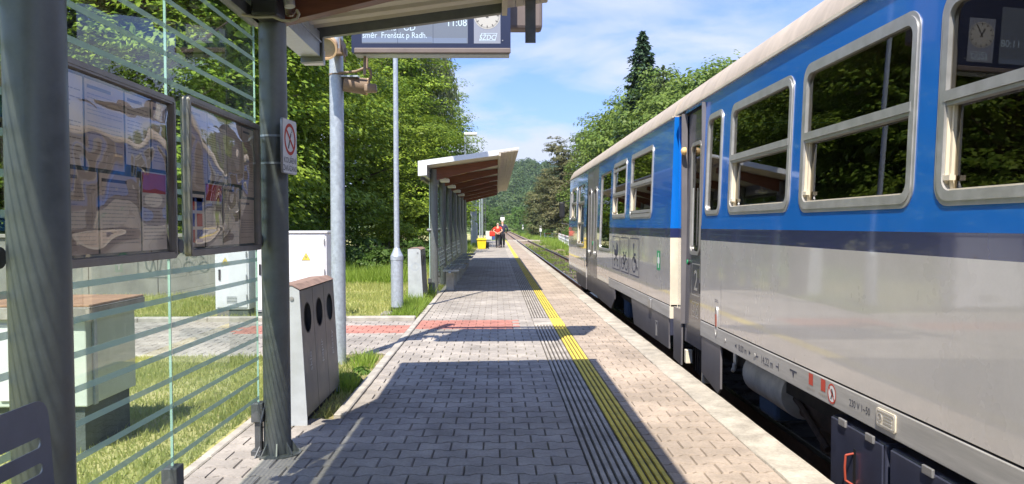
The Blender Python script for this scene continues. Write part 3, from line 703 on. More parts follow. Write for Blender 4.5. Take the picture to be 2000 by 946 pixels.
    fme = fbm.me('glass_foot', M['steel_dark'])
    npan = 2 * (len(posts) - 1)
    ys = [xg0 + W * i for i in range(npan)]
    for i, y in enumerate(ys):
        g = link('glass_panel', gme, t, (gxo, y - posts[0], 0))
        link('glass_edge', eme, g); link('glass_edge', eme, g, (0, W - .0041, 0))
        z = 0.345
        while z < gt - 0.03:
            link('frosted_stripe', sme, g, (0, 0, z)); z += 0.117
    for y in ys + [ys[-1] + W]:
        link('glass_clamp', cme, t, (gxo, y - posts[0], 1.275)); link('glass_foot', fme, t, (gxo, y - posts[0], 0))
    for y in lamps:
        b = B(); b.rbox(-1.17, y - 0.14, zs(-1.1) - 0.27, -0.98, y + 0.14, zs(-1.1) - 0.20, 0.015); b.box(-1.09, y - .02, zs(-1.1) - .2, -1.05, y + .02, zs(-1.1) - .0)
        b.obj('luminaire', M['white'], t)
    return t, zs

near_sh, zsn = shelter('platform_shelter', 'near glass walled shelter in the foreground with brown rafters and grey posts', [-2.84, -0.28, 2.28, 4.84], -3.9, 6.2, 2.79, 'glass walled platform shelters', -2.87, 0.395, [], True)
far_sh, zsf = shelter('platform_shelter', 'second glass walled shelter further along the platform beyond the thin lamp post', [16.2 + 2.6 * i for i in range(7)], 15.2, 32.6, 2.50, 'glass walled platform shelters', 16.17, 0.42, [16.9, 19.5, 22.1, 24.7], False)

# lamp, junction box and conduit on the second post of the near shelter
b = B(); b.rbox(-1.36, 4.56, 2.535, -1.215, 4.745, 2.75, 0.012); b.obj('junction_box', M['blackpl'], near_sh)
b = B(); b.cyl((-1.165, 4.60, 2.68), (-1.150, 4.585, 2.585), 0.036, 0.030, 18); b.obj('lamp_holder', M['alu'], near_sh, smooth=40)
b = B(); b.lathe((-1.150, 4.583, 2.53), [(0.0, 0), (0.018, 0.003), (0.03, 0.018), (0.036, 0.04), (0.031, 0.055)], 18)
b.obj('lamp_glass', M['glass'], near_sh, smooth=60)
b = B()
pts = [(-1.42, 4.60, 2.545), (-1.34, 4.60, 2.53), (-1.24, 4.58, 2.528), (-1.19, 4.57, 2.505), (-1.14, 4.56, 2.50), (-1.105, 4.56, 2.512), (-1.095, 4.57, 2.54), (-1.11, 4.58, 2.565)]
b.tube(pts, 0.008, 8); b.obj('conduit', M['cable'], near_sh, smooth=40)
b = B()
b.tube([(-1.375, 4.82, 0.40), (-1.372, 4.80, 0.33), (-1.392, 4.75, 0.2), (-1.40, 4.76, 0.06), (-1.42, 4.72, 0.0)], 0.006, 6); b.cyl((-1.375, 4.82, 0.37), (-1.375, 4.82, 0.42), 0.012, n=10)
b.obj('cable_end', M['steel_dark'], near_sh)
# hanger plate below the front edge
b = B(); b.box(0.215, 5.98, 2.70, 0.292, 5.99, 3.06)
for u in (0.235, 0.272):
    for z in (2.725, 2.76): b.cyl((u, 5.979, z), (u, 5.972, z), 0.004, n=8)
b.obj('hanger_plate', M['steel_dark'], near_sh)

# ------------------------------------------------------------------ notice boards on the glass
def line_block(b, fr, u0, u1, v1, v0, pitch, h, w, rng, mi=0):
    v = v1
    while v > v0:
        r = rng.random()
        if r > 0.12:
            u = u0
            ue = u1 - (u1 - u0) * (0.0 if rng.random() < 0.6 else rng.random() * 0.6)
            while u < ue:
                L = min(rng.uniform(0.01, 0.045), ue - u)
                b.rect(fr, u, v, u + L, v + h, w, 0, mi); u += L + 0.004
        v -= pitch
def board(label, y0, y1, z0, z1, sheets, seed):
    rng = random.Random(seed)
    t = thing('notice_board', label, 'notice board', (-1.40, (y0 + y1) / 2, z0), 'framed notice boards on the shelter glass')
    X = -1.385
    fr = fr_left(y0, z0, X); W, H = y1 - y0, z1 - z0
    b = B(); b.rect(fr, 0.01, 0.01, W - 0.01, H - 0.01, -0.012, 0.012); b.obj('back_panel', M['plinth'], t)
    b = B(); b.ring(fr, rrect(0, 0, W, H, 0.022), rrect(0.028, 0.028, W - 0.028, H - 0.028, 0.006), 0.018, 0.030)
    b.ring(fr, rrect(0.004, 0.004, W - 0.004, H - 0.004, 0.02), rrect(0.02, 0.02, W - 0.02, H - 0.02, 0.008), 0.021, 0.003)
    b.obj('frame', M['frame_brown'], t, smooth=30)
    for (u0, v0, u1, v1, kind) in sheets:
        p = B(); p.rect(fr, u0, v0, u1, v1, -0.009, 0.0015)
        po = p.obj('poster', M['paper2' if kind == 'b' else 'paper'], t)
        q = B()
        w = -0.0084
        if kind in 'tb':
            q.rect(fr, u0 + .015, v1 - .03, u0 + .015 + (u1 - u0) * .6, v1 - .018, w, 0, 0)
            line_block(q, fr, u0 + .015, u1 - .015, v1 - .05, v0 + .02, 0.0135, 0.0038, w, rng, 1)
        elif kind == 'g':                              # timetable grid
            q.rect(fr, u0 + .01, v1 - .05, u1 - .01, v1 - .02, w, 0, 1)
            nn = max(3, int((u1 - u0) / .045))
            for i in range(nn + 1): q.rect(fr, u0 + .01 + (u1 - u0 - .02) * i / nn, v0 + .015, u0 + .0115 + (u1 - u0 - .02) * i / nn, v1 - .02, w, 0, 1)
            line_block(q, fr, u0 + .015, u1 - .015, v1 - .065, v0 + .02, 0.0115, 0.0035, w, rng, 1)
        elif kind == 'r':
            q.rect(fr, u0 + .005, v1 - .085, u1 - .005, v1 - .005, w, 0, 2)
            line_block(q, fr, u0 + .012, u1 - .012, v1 - .105, v0 + .02, 0.014, 0.004, w, rng, 1)
        elif kind == 'p':
            for i in range(3):
                for j in range(2):
                    q.rect(fr, u0 + .012 + j * (u1 - u0) * .46, v0 + .02 + i * .075, u0 + (u1 - u0) * .40 + j * (u1 - u0) * .46, v0 + .08 + i * .075, w, 0, 3 if (i + j) % 2 else 2)
            q.rect(fr, u0 + .012, v1 - .035, u1 - .012, v1 - .015, w, 0, 3)
        q.obj('print', [M['ink'], M['ink_grey'], M['inkred'], M['inkblue']], po)
    # wavy clear foil in front
    f = B(); nu, nv = 90, 60
    vs = []
    for j in range(nv + 1):
        for i in range(nu + 1):
            u = 0.028 + (W - 0.056) * i / nu; v = 0.028 + (H - 0.056) * j / nv
            e = min(u - .028, W - .028 - u, v - .028, H - .028 - v); e = min(1, e / 0.10)
            q = Vector((u * 2.3 + seed * 7.1, v * 2.9, seed))
            d = mnoise.noise(q) * 0.012 + mnoise.noise(q * 2.3) * 0.0028 + mnoise.noise(q * 5.1) * 0.0005
            bulge = 0.030 * (1 - (2 * v / H - 1) ** 2)
            vs.append(fr.p(u, v, 0.004 + (d * 1.6 + bulge * .7) * e + bulge * .1))
    f.add(vs, [(j * (nu + 1) + i, j * (nu + 1) + i + 1, (j + 1) * (nu + 1) + i + 1, (j + 1) * (nu + 1) + i) for j in range(nv) for i in range(nu)])
    f.obj('clear_cover', M['foil'], t, smooth=180)
    return t
board('framed notice board with crumpled clear cover nearest the big front post, red headed poster inside', 2.44, 3.495, 1.225, 1.905,
      [(.04, .34, .33, .64, 't'), (.345, .34, .63, .64, 'b'), (.645, .37, .86, .64, 't'), (.04, .04, .42, .325, 'b'), (.435, .04, .76, .325, 'b'), (.775, .04, 1.01, .355, 'r'), (.875, .37, 1.01, .64, 'b')], 3)
board('framed notice board with crumpled clear cover beside the no smoking sign, timetables inside', 3.645, 4.73, 1.225, 1.945,
      [(.04, .30, .30, .68, 'b'), (.31, .36, .58, .68, 'g'), (.59, .36, .83, .68, 'b'), (.84, .30, 1.04, .68, 'b'), (.04, .04, .25, .285, 'p'), (.265, .04, .50, .345, 'r'), (.515, .04, .77, .345, 'b'), (.785, .04, 1.04, .285, 'b')], 9)

# ------------------------------------------------------------------ seats
def slotted(b, fr, w, h, d, slots, r=0.055, mi=0):
    holes = []
    m = 0.045 if w > 0.3 else 0.03
    for i in range(slots):
        v0 = h * 0.14 + (h * 0.74) * i / slots; v1 = v0 + (h * 0.74) / slots * 0.42
        holes.append(rrect(m, v0, w - m, v1, (v1 - v0) / 2 - 0.0005, 5))
    b.plate(fr, rrect(0, 0, w, h, r, 5), holes, 0, d, mi)
def grid_plate(b, fr, w, h, d, nu, nv, mi=0):
    holes = []
    for i in range(nu):
        for j in range(nv):
            u0 = 0.03 + (w - .06) * i / nu; u1 = 0.03 + (w - .06) * (i + 0.80) / nu
            v0 = 0.03 + (h - .06) * j / nv; v1 = 0.03 + (h - .06) * (j + 0.70) / nv
            holes.append(rrect(u0, v0, u1, v1, 0.012, 2))
    b.plate(fr, rrect(0, 0, w, h, 0.04, 4), holes, 0, d, mi)
# near bench: its end backrest shows at the lower left
bn = thing('bench', 'dark grey metal bench with slotted backrests against the near shelter post', 'bench', (-1.0, 1.2, 0), 'slotted metal benches in the shelters')
for i in range(3):
    y = 0.30 + 0.62 * i
    b = B(); fr = Fr((-1.15, y, 0.47), (0, 1, 0), Vector((-0.06, 0, 1)).normalized()); slotted(b, fr, 0.585, 0.445, 0.005, 5, 0.05)
    for q in range(len(b.v)): pass
    b.obj('backrest', M['seat'], bn)
    b = B(); fr = Fr((-1.12, y, 0.445), (0, 1, 0), (1, 0, 0.05)); slotted(b, fr, 0.585, 0.42, 0.005, 5, 0.05); b.obj('seat', M['seat'], bn)
    b = B(); b.tube([(-1.157, y + 0.1, 0.62), (-1.13, y + .1, 0.45), (-1.10, y + .1, 0.43)], 0.012, 8); b.tube([(-1.157, y + 0.48, 0.62), (-1.13, y + .48, 0.45), (-1.10, y + .48, 0.43)], 0.012, 8); b.obj('bracket', M['steel_dark'], bn)
b = B(); b.rbox(-1.04, 0.2, 0.36, -0.96, 2.2, 0.43, 0.006); b.obj('beam', M['seat'], bn)
for y in (0.55, 1.85):
    b = B(); b.rbox(-1.03, y - .04, 0, -0.97, y + .04, 0.36, 0.005); b.rbox(-1.13, y - .06, 0, -0.87, y + .06, 0.012, 0.003); b.obj('leg', M['seat'], bn)
# far benches: latticed seats on block legs
def far_bench(y0, label):
    t = thing('bench', label, 'bench', (-1.0, y0, 0), 'latticed benches in the far shelter')
    for i in range(3):
        y = y0 + 0.63 * i
        b = B(); fr = Fr((-1.17, y, 0.50), (0, 1, 0), Vector((-0.10, 0, 1)).normalized()); grid_plate(b, fr, 0.52, 0.40, 0.006, 3, 4); b.obj('backrest', M['seatgrey'], t)
        b = B(); fr = Fr((-1.13, y, 0.455), (0, 1, 0), (1, 0, 0.03)); grid_plate(b, fr, 0.52, 0.46, 0.006, 3, 4); b.obj('seat', M['seatgrey'], t)
    b = B(); b.rbox(-1.12, y0 + .05, 0.41, -0.78, y0 + 0.09, 0.45, 0.004); b.rbox(-1.12, y0 + 1.75, 0.41, -0.78, y0 + 1.79, 0.45, 0.004); b.rbox(-1.0, y0 - .02, 0.38, -0.95, y0 + 1.88, 0.41, 0.004); b.obj('beam', M['galv'], t)
    for y in (y0 + 0.22, y0 + 1.6):
        b = B(); b.rbox(-1.06, y - .05, 0, -0.90, y + .05, 0.38, 0.006); b.obj('leg', M['kerb'], t)
far_bench(16.75, 'latticed grey bench nearest the open end of the far shelter')
far_bench(19.35, 'second latticed grey bench from the open end of the far shelter')
far_bench(21.95, 'third latticed grey bench from the open end of the far shelter')
far_bench(24.55, 'latticed grey bench deepest inside the far shelter')

# ------------------------------------------------------------------ recycling bins
def recycling_bin(label, x, y0, L, depth, hgt, words, rot=0):
    t = thing('recycling_bin', label, 'recycling bin', (x, y0, 0), 'grey recycling cabinets')
    lean = 0.045
    xf0, xf1 = x, x - lean                       # face at the bottom / top
    xb = x - depth
    prof = [(xf0, 0.05), (xf1, hgt - 0.03), (xf1 - 0.05, hgt), (xb, hgt - 0.012), (xb, 0.0), (xf0 - .0, 0.0)]
    for ys, th in ((y0, 0.012), (y0 + L, -0.012)):                      # end sheets
        b = B(); n = len(prof)
        b.add([(px, ys, pz) for px, pz in prof] + [(px, ys + th, pz) for px, pz in prof], [tuple(range(n)), tuple(range(2 * n - 1, n - 1, -1))] + [(i, n + i, n + (i + 1) % n, (i + 1) % n) for i in range(n)])
        e = b.obj('side_panel', M['bin_side'], t)
        if th > 0:
            q = B(); q.cyl((xf1 - 0.05, ys - 0.001, hgt - .085), (xf1 - 0.05, ys - 0.008, hgt - .085), 0.014, n=16); q.cyl((xf1 - 0.05, ys - .008, hgt - .085), (xf1 - 0.05, ys - .010, hgt - .085), 0.008, n=6)
            q.obj('lock', M['alu'], e, smooth=40)
            if words is None:
                q = B(); frr = fr_front(x - depth * .52, 0.62, ys - 0.0012)
                q.ring(frr, circ(0, 0, .075), circ(0, 0, .068)); q.ring(frr, circ(0, 0, .055), circ(0, 0, .050)); q.obj('faded_emblem', M['galv'], e)
    b = B(); b.add([(xf1 + 0.006, y0 - .006, hgt - .026), (xf1 - 0.05, y0 - .006, hgt + .004), (xb - .004, y0 - .006, hgt - .008), (xf1 + 0.006, y0 + L + .006, hgt - .026), (xf1 - 0.05, y0 + L + .006, hgt + .004), (xb - .004, y0 + L + .006, hgt - .008)], [(0, 3, 4, 1), (1, 4, 5, 2)])
    b.obj('top_cover', M['rusttop'], t)
    b = B(); b.box(xb + .002, y0 + .014, 0.02, xb + 0.014, y0 + L - .014, hgt - .02); b.obj('back_panel', M['bin_side'], t)
    b = B(); b.box(xb + .016, y0 + .02, 0.03, x - 0.10, y0 + L - .02, hgt - .05); b.obj('dark_interior', M['black'], t)  # black box painted as the darkness inside, seen through the slots
    b = B(); b.box(xb + .05, y0 + .03, 0.0, x - 0.03, y0 + L - .03, 0.04); b.obj('plinth', M['black'], t)
    n = 3; w = (L - 0.024) / n
    up = Vector((xf1 - xf0, 0, hgt - .08)).normalized(); hh = (hgt - 0.09)
    for i in range(n):
        fr = Fr((xf0 - .001, y0 + .012 + i * w, 0.055), (0, 1, 0), up)
        cv = hh - 0.20
        b = B(); b.plate(fr, [(0.004, 0), (w - 0.004, 0), (w - .004, hh), (.004, hh)], [circ(w / 2, cv, w * 0.28, 0.105, 28)], 0.0, 0.006); f = b.obj('bin_door', M['bin_face'], t)
        b = B(); b.ring(fr, circ(w / 2, cv, w * 0.295, 0.11, 28), circ(w / 2, cv, w * 0.272, 0.102, 28), 0.0012, 0.003); b.obj('slot_rim', M['blackpl'], f)
        if words:
            b = B(); f2 = Fr(fr.p(w * 0.56, hh - 0.56, 0.0012), fr.y, -fr.x)       # reads upwards
            f2 = Fr(fr.p(w * 0.62, hh - 0.58, 0.0012), fr.y, -fr.x)
            b.text(f2, words[i], 0.085, 0, 0, 0.0, mi=0); b.obj('engraved_word', M['galv'], f)
    return t
recycling_bin('grey three slot recycling cabinet with rusty top right beside the shelter post', -1.295, 5.50, 1.14, 0.23, 0.955, ['sklo', 'papír', 'plasty'])
recycling_bin('grey recycling cabinet in front of the far shelter by the slim lamp post', -1.335, 14.66, 1.0, 0.27, 0.955, None)

# ------------------------------------------------------------------ no smoking sign
t = thing('prohibition_sign', 'white no smoking sign with red ring strapped to the shelter post', 'sign', (-1.2, 4.8, 1.65))
sx = -1.215
fr = Fr((sx, 4.64, 1.665), Vector((0.10, 1, 0)).normalized(), (0, 0, 1))
b = B(); b.poly(fr, rrect(0, 0, 0.235, 0.315, 0.02), 0.0, 0.012); b.obj('plate', M['alu'], t)
b = B(); b.poly(fr, rrect(0.004, 0.004, 0.231, 0.311, 0.018), 0.0012, 0); b.obj('face', M['white'], t)
b = B(); b.ring(fr, circ(0.1175, 0.20, 0.092, n=36), circ(0.1175, 0.20, 0.073, n=36), 0.0024); b.stroke(fr, [(0.055, 0.255), (0.18, 0.145)], 0.017, 0.0027); b.obj('red_ring', M['inkred'], t)
b = B(); b.stroke(fr, [(0.09, 0.145), (0.135, 0.235)], 0.016, 0.0020); b.stroke(fr, [(0.14, 0.24), (0.155, 0.25), (0.148, 0.262)], 0.006, 0.002); b.stroke(fr, [(0.085, 0.225), (0.10, 0.225)], .006, .002); b.obj('cigarette', M['ink'], t)
b = B(); b.text(fr, 'KOUŘENÍ', 0.046, 0.1175, 0.062, 0.002, 'CENTER'); b.text(fr, 'ZAKÁZÁNO', 0.046, 0.1175, 0.016, 0.002, 'CENTER', sx=.88); b.obj('lettering', M['ink_black'], t)
for z in (1.73, 1.89):
    b = B(); b.lathe((-1.318, 4.84, z), [(0.081, -0.006), (0.0835, -0.006), (0.0835, 0.006), (0.081, 0.006)], 24); b.box(-1.24, 4.80, z - .006, -1.22, 4.83, z + .006); b.obj('strap', M['galv'], t)

# ------------------------------------------------------------------ poles
t = thing('display_mast', 'thick galvanised mast behind the recycling cabinet carrying speakers and the display', 'pole', (-1.585, 8.12, 0))
b = B(); b.cyl((-1.585, 8.12, -0.05), (-1.585, 8.12, 4.75), 0.071, 0.068, 24); b.obj('shaft', M['galv'], t, smooth=40)
b = B(); b.cyl((-1.585, 8.12, 4.75), (-1.585, 8.12, 4.78), 0.075, 0.06, 24); b.obj('cap', M['galv'], t, smooth=40)
b = B(); b.rbox(-1.60, 8.05, 4.15, 0.35, 8.15, 4.25, .008); b.rbox(-1.60, 8.05, 3.45, -1.2, 8.15, 3.53, .008); b.obj('bracket_arm', M['galv'], t)
b = B(); b.lathe((-1.585, 8.12, 2.86), [(0.071, -0.006), (0.0745, -0.006), (0.0745, 0.006), (0.071, 0.006)], 20); b.obj('strap', M['horn2'], t)

def lamp_post(label, x, y, top, h_base, r_base, r, group, arm=1):
    t = thing('lamp_post', label, 'lamp post', (x, y, 0), group)
    b = B(); b.lathe((x, y, 0), [(r_base + .01, -0.04), (r_base + .01, 0.03), (r_base, 0.05), (r_base, h_base - 0.19), (r_base * 1.06, h_base - .19), (r_base * 1.06, h_base - .13), (r, h_base)], 24); b.obj('base_sleeve', M['galv'], t, smooth=40)
    b = B(); b.cyl((x, y, h_base - .05), (x, y, top), r, r * 0.8, 18); b.obj('shaft', M['galv'], t, smooth=40)
    b = B(); b.cyl((x, y, 0.03), (x, y, 0.10), r_base + .006, n=24); b.obj('rubber_band', M['blackpl'], t)
    if arm:
        b = B(); b.rbox(x - .04, y - .12, top - .03, x + 0.62, y + .12, top + .10, 0.035, seg=3); h = b.obj('lamp_head', M['white'], t, smooth=40)
        b = B(); b.rbox(x + .12, y - .09, top - .045, x + 0.58, y + .09, top - .032, 0.005); b.obj('lens', M['alu'], h)
    return t
lamp_post('slim lamp post with thick base sleeve on the mown lawn before the far shelter', -1.552, 12.61, 6.6, 1.02, 0.095, 0.042, 'lamp posts along the platform')
b = B(); b.box(-1.78, 12.38, -0.05, -1.32, 12.84, 0.012); setp(b.obj('lamp_foundation', M['concrete']), kind='structure')
lamp_post('lamp post whose white lamp head shows above the far shelter roof', -1.58, 41.0, 5.95, 1.0, 0.095, 0.05, 'lamp posts along the platform')
lamp_post('lamp post with thick base second behind the yellow bin', -1.60, 64.0, 6.2, 1.6, 0.12, 0.06, 'lamp posts along the platform')
def plain_pole(label, x, y, h, r=0.05, extra=None):
    t = thing('platform_pole', label, 'pole', (x, y, 0), 'galvanised poles past the far shelter')
    b = B(); b.cyl((x, y, -.02), (x, y, h), r, n=14); b.obj('shaft', M['galv'], t, smooth=40)
    b = B(); b.rbox(x - .02, y - .3, h - .62, x + .26, y - .06, h - .40, 0.03); b.obj('loudspeaker', M['horn2'], t)
    b = B(); b.cyl((x, y, -.01), (x, y, 0.03), r * 2, n=14); b.obj('foot', M['galv'], t)
plain_pole('galvanised pole left of the yellow bin, just past the far shelter', -1.55, 50.0, 4.3, 0.056)
plain_pole('galvanised pole third past the far shelter, behind the thick based lamp post', -1.50, 73.0, 5.2, 0.065)
plain_pole('galvanised pole furthest past the far shelter, next to the dark mast', -1.49, 84.0, 5.4, 0.065)
t = thing('lattice_mast', 'thin dark lattice mast beyond the last galvanised pole', 'mast', (-1.35, 92, 0))
for sx_, sy_ in ((-1, -1), (1, -1), (1, 1), (-1, 1)):
    b = B(); b.cyl((-1.35 + sx_ * .15, 92 + sy_ * .15, -.9), (-1.35 + sx_ * .10, 92 + sy_ * .10, 6.2), 0.03, n=6); b.obj('upright', M['steel_dark'], t)
b = B()
for k in range(14):
    z = -.3 + k * .45
    b.cyl((-1.5, 91.85, z), (-1.2, 91.85, z + .4), 0.018, n=5); b.cyl((-1.2, 92.15, z), (-1.5, 92.15, z + .4), 0.018, n=5)
b.obj('bracing', M['steel_dark'], t)
t = thing('information_panel', 'tall grey panel on posts standing behind the first pole past the shelter', 'information board', (-1.62, 56, 0))
b = B(); b.rbox(-1.78, 56, 0.0, -1.40, 56.12, 2.75, 0.01); b.obj('panel', M['cabgrey'], t)
b = B(); b.rbox(-1.80, 55.98, 2.05, -1.38, 56.14, 2.85, 0.01); b.obj('header', M['galv'], t)

# ------------------------------------------------------------------ loudspeakers
t = thing('horn_speaker', 'cream round loudspeaker facing the camera below the roof end', 'loudspeaker', (-1.60, 7.85, 3.15))
ax = Vector((0.02, -0.93, -0.36)).normalized(); c0 = Vector((-1.600, 7.70, 3.03))
b = B(); b.cyl(c0 - ax * 0.20, c0, 0.085, 0.104, 28, False); b.cyl(c0 - ax * .2, c0 - ax * .19, .084, .084, 28); b.obj('housing', M['horn'], t, smooth=40)
b = B(); a_ = ax.orthogonal().normalized(); frs = Fr(c0 + ax * 0.004, a_, ax.cross(a_)); b.ring(frs, circ(0, 0, 0.108, n=28), circ(0, 0, 0.090, n=28), 0.002, 0.035); b.obj('rim', M['horn'], t, smooth=40)
b = B(); b.disc(frs, 0, 0, 0.097, -0.035, n=28); b.obj('grille', M['frame_brown'], t)
b = B(); b.box(-1.475, 7.72, 3.015, -1.468, 8.02, 3.135); b.tube([(-1.47, 7.76, 3.075), (-1.45, 7.9, 2.945)], 0.008, 6); b.box(-1.60, 7.95, 3.035, -1.46, 8.06, 3.085); b.obj('yoke', M['horn2'], t)
t = thing('horn_speaker', 'small brown loudspeaker with cable loop lower on the thick mast', 'loudspeaker', (-1.46, 8.12, 2.78))
b = B(); b.cyl((-1.52, 8.12, 2.775), (-1.30, 8.18, 2.755), 0.075, 0.082, 24); b.obj('housing', M['horn2'], t, smooth=40)
b = B(); b.cyl((-1.30, 8.18, 2.755), (-1.285, 8.184, 2.754), 0.085, n=24); b.obj('rim', M['horn'], t, smooth=40)
b = B(); b.tube([(-1.55, 8.06, 2.865), (-1.38, 8.05, 2.88), (-1.28, 8.05, 2.92), (-1.24, 8.05, 2.90), (-1.23, 8.06, 2.84), (-1.26, 8.07, 2.78), (-1.25, 8.08, 2.74)], 0.014, 8); b.tube([(-1.27, 8.05, 2.92), (-1.275, 8.06, 3.06), (-1.28, 8.1, 3.12)], 0.014, 8); b.rbox(-1.30, 8.03, 2.68, -1.18, 8.12, 2.76, .015); b.obj('cable', M['horn2'], t, smooth=50)
b = B(); b.box(-1.53, 8.05, 2.83, -1.36, 8.17, 2.845); b.obj('bracket', M['galv'], t)

# ------------------------------------------------------------------ train display
t = thing('departure_display', 'dark blue departure display with clock hanging over the platform', 'display', (-0.65, 8.4, 3.07))
Yd = 7.62; x0, x1 = -1.345, 0.137; zb, zt = 2.972, 4.42
fr = fr_front(x0, zb, Yd)
W, H = x1 - x0, zt - zb
b = B()
pts = rrect(0, 0, W, H, 0.02); b.poly(fr, pts, 0.0, 0.05); b.obj('bezel', M['navyframe'], t)
b = B(); pts = [(0.02, 0.0), (W + 0.33, 0.33), (W + 0.33, H - .06), (W + .28, H), (0.02, H)]
b.box(x0 + .02, Yd + .052, zb - .003, x1 - .01, Yd + .22, zt - .02); b.obj('housing', M['galv'], t)
b = B(); b.rbox(x1 - .06, Yd + .224, 3.255, 0.448, Yd + .42, zt + .1, 0.03); b.obj('rear_cabinet', M['brownlip'], t)
b = B(); b.rbox(x0 + 0.03, Yd - 0.035, zb - 0.006, x1 + .0, Yd - 0.003, zb + 0.040, 0.006); b.obj('bottom_lip', M['brownlip'], t)
su0, su1, sv0 = 0.098, 1.083, 0.088
b = B(); b.rect(fr, su0, sv0, su1, 0.62, 0.002, 0.002); s = b.obj('screen', M['lcd'], t)
b = B(); b.rect(fr, su0, sv0 + .01, su0 + .65, sv0 + .062, 0.003); b.rect(fr, su0 + .65, sv0 + .002, su1 - .01, sv0 + .05, 0.003); b.obj('status_band', M['lcdlow'], s)
b = B(); pass
for body_, size_, u_, v_, sx_ in (('směr  Frenštát p Radh.', 0.075, su0 + .005, sv0 + .050, .86), ('55143', 0.080, su0 + .155, sv0 + .118, .84), ('ČD', 0.080, su0 + .385, sv0 + .118, .98), ('11:08', 0.095, su1 - .20, sv0 + .160, .92)):
    b = B(); b.text(fr, body_, size_, u_, v_, 0.004, sx=sx_); b.obj('screen_text', M['lcdtext'], s)
b = B()
for u in (su0 + .33, su0 + .66): b.rect(fr, u, sv0, u + .003, 0.62, 0.0035)
b.obj('module_seam', M['navyframe'], s)
cu0, cu1 = 1.140, 1.388
b = B(); b.rect(fr, cu0, sv0, cu1, 0.50, 0.002, 0.002); cp = b.obj('clock_panel', M['clockpanel'], t)
cc = ((cu0 + cu1) / 2, sv0 + 0.255)
b = B(); b.disc(fr, cc[0], cc[1], 0.122, 0.004, n=40); b.obj('clock_face', M['clock'], cp)
b = B()
for k in range(60):
    a = k * math.pi / 30; big = k % 5 == 0; r0 = 0.09 if big else 0.104
    b.stroke(fr, [(cc[0] + r0 * math.sin(a), cc[1] + r0 * math.cos(a)), (cc[0] + .115 * math.sin(a), cc[1] + .115 * math.cos(a))], 0.008 if big else 0.003, 0.0055)
for a, L, wd in ((R_(334), 0.07, 0.013), (R_(48 - 20), 0.105, 0.009)): b.stroke(fr, [(cc[0] - .02 * math.sin(a), cc[1] - .02 * math.cos(a)), (cc[0] + L * math.sin(a), cc[1] + L * math.cos(a))], wd, 0.0065)
b.obj('clock_hands', M['ink_black'], cp)
b = B(); b.text(fr, 'SŽDC', 0.070, cc[0], sv0 + 0.032, 0.004, 'CENTER', sx=0.85, shear=.2)
b.ring(fr, [(cu0 + .05, sv0 + .022), (cu1 - .05, sv0 + .022), (cu1 - .03, sv0 + .095), (cu0 + .07, sv0 + .095)], [(cu0 + .054, sv0 + .026), (cu1 - .054, sv0 + .026), (cu1 - .036, sv0 + .091), (cu0 + .074, sv0 + .091)], 0.004); b.obj('operator_emblem', M['lcdtext'], cp)
b = B(); b.cyl((x1 - .075, Yd - .002, zb + .115), (x1 - .075, Yd - .006, zb + .115), 0.006, n=10); b.obj('lock', M['alu'], t)
b = B(); b.tube([(x0 + .1, Yd + .15, zb), (x0 + .1, Yd + .12, zb - .18)], 0.014, 8); b.obj('cable', M['horn2'], t)

# ------------------------------------------------------------------ electrical cabinets, wall
def cabinet(label, x0, x1, y0, y1, h, group=None, doors=1, tri=None):
    t = thing('electrical_cabinet', label, 'electrical cabinet', ((x0 + x1) / 2, y0, 0), group)
    b = B(); b.rbox(x0, y0, 0.10, x1, y1, h - .035, 0.01); b.obj('cabinet_body', M['cabwhite'], t)
    b = B(); b.rbox(x0 - .02, y0 - .03, h - .033, x1 + .02, y1 + .02, h, 0.01); b.obj('cabinet_roof', M['cabwhite'], t)
    b = B(); b.box(x0 + .02, y0 + .02, -.05, x1 - .02, y1 - .02, 0.10); b.obj('plinth', M['plinth'], t)
    w = (x1 - x0) / doors
    for i in range(doors):
        b = B(); b.rbox(x0 + i * w + .025, y0 - .014, .13, x0 + (i + 1) * w - .025, y0 - .001, h - .06, 0.005); d = b.obj('door', M['cabwhite'], t)
        for hz_ in (.25, h * .5, h - .2):
            b = B(); b.cyl((x0 + (i + 1) * w - .032, y0 - .022, hz_), (x0 + (i + 1) * w - .032, y0 - .022, hz_ + .08), .009, n=10); b.obj('hinge', M['alu'], d)
        b = B()
        for q in range(5): b.box(x0 + i * w + w * .35, y0 - .0165, .20 + q * .022, x0 + i * w + w * .65, y0 - .0142, .208 + q * .022)
        b.obj('vent', M['plinth'], d)
        b = B(); u = x0 + i * w + (.06 if i == 0 else w - .09); b.rbox(u, y0 - .03, h * .5, u + .03, y0 - .0145, h * .5 + .16, .004); b.obj('handle', M['blackpl'], d)
    if tri:
        fr = fr_front(tri[0], tri[1], y0 - .0155)
        b = B(); b.poly(fr, [(-.06, 0), (.06, 0), (0, .105)], 0, 0, 0); b.poly(fr, [(-.068, -.006), (.068, -.006), (0, .114)], -.0006, 0, 1); b.poly(fr, [(.004, .075), (-.018, .042), (-.002, .042), (-.008, .015), (.016, .052), (.0, .052)], .0006, 0, 1); b.obj('warning_triangle', [M['guide_yellow'], M['ink']], t)
cabinet('tall white electrical cabinet with yellow warning triangle behind the recycling cabinet', -3.55, -2.50, 11.95, 12.35, 1.29, 'white electrical cabinets on the lawn', 1, (-2.80, .86))
cabinet('white electrical cabinet with yellow triangle seen through the glass, left of the taller one', -4.26, -3.75, 12.3, 12.65, 1.10, 'white electrical cabinets on the lawn', 1, (-4.10, .78))
t = thing('utility_housing', 'squat grey green housing with brown coping behind the shelter glass', 'utility box', (-3.0, 5.2, 0))
b = B(); b.rbox(-3.55, 4.95, 0.26, -2.50, 5.62, 0.80, .008); b.obj('body', M['cabgrey'], t)
b = B(); b.box(-3.52, 4.98, -.06, -2.53, 5.58, 0.26); b.obj('plinth', M['plinth'], t)
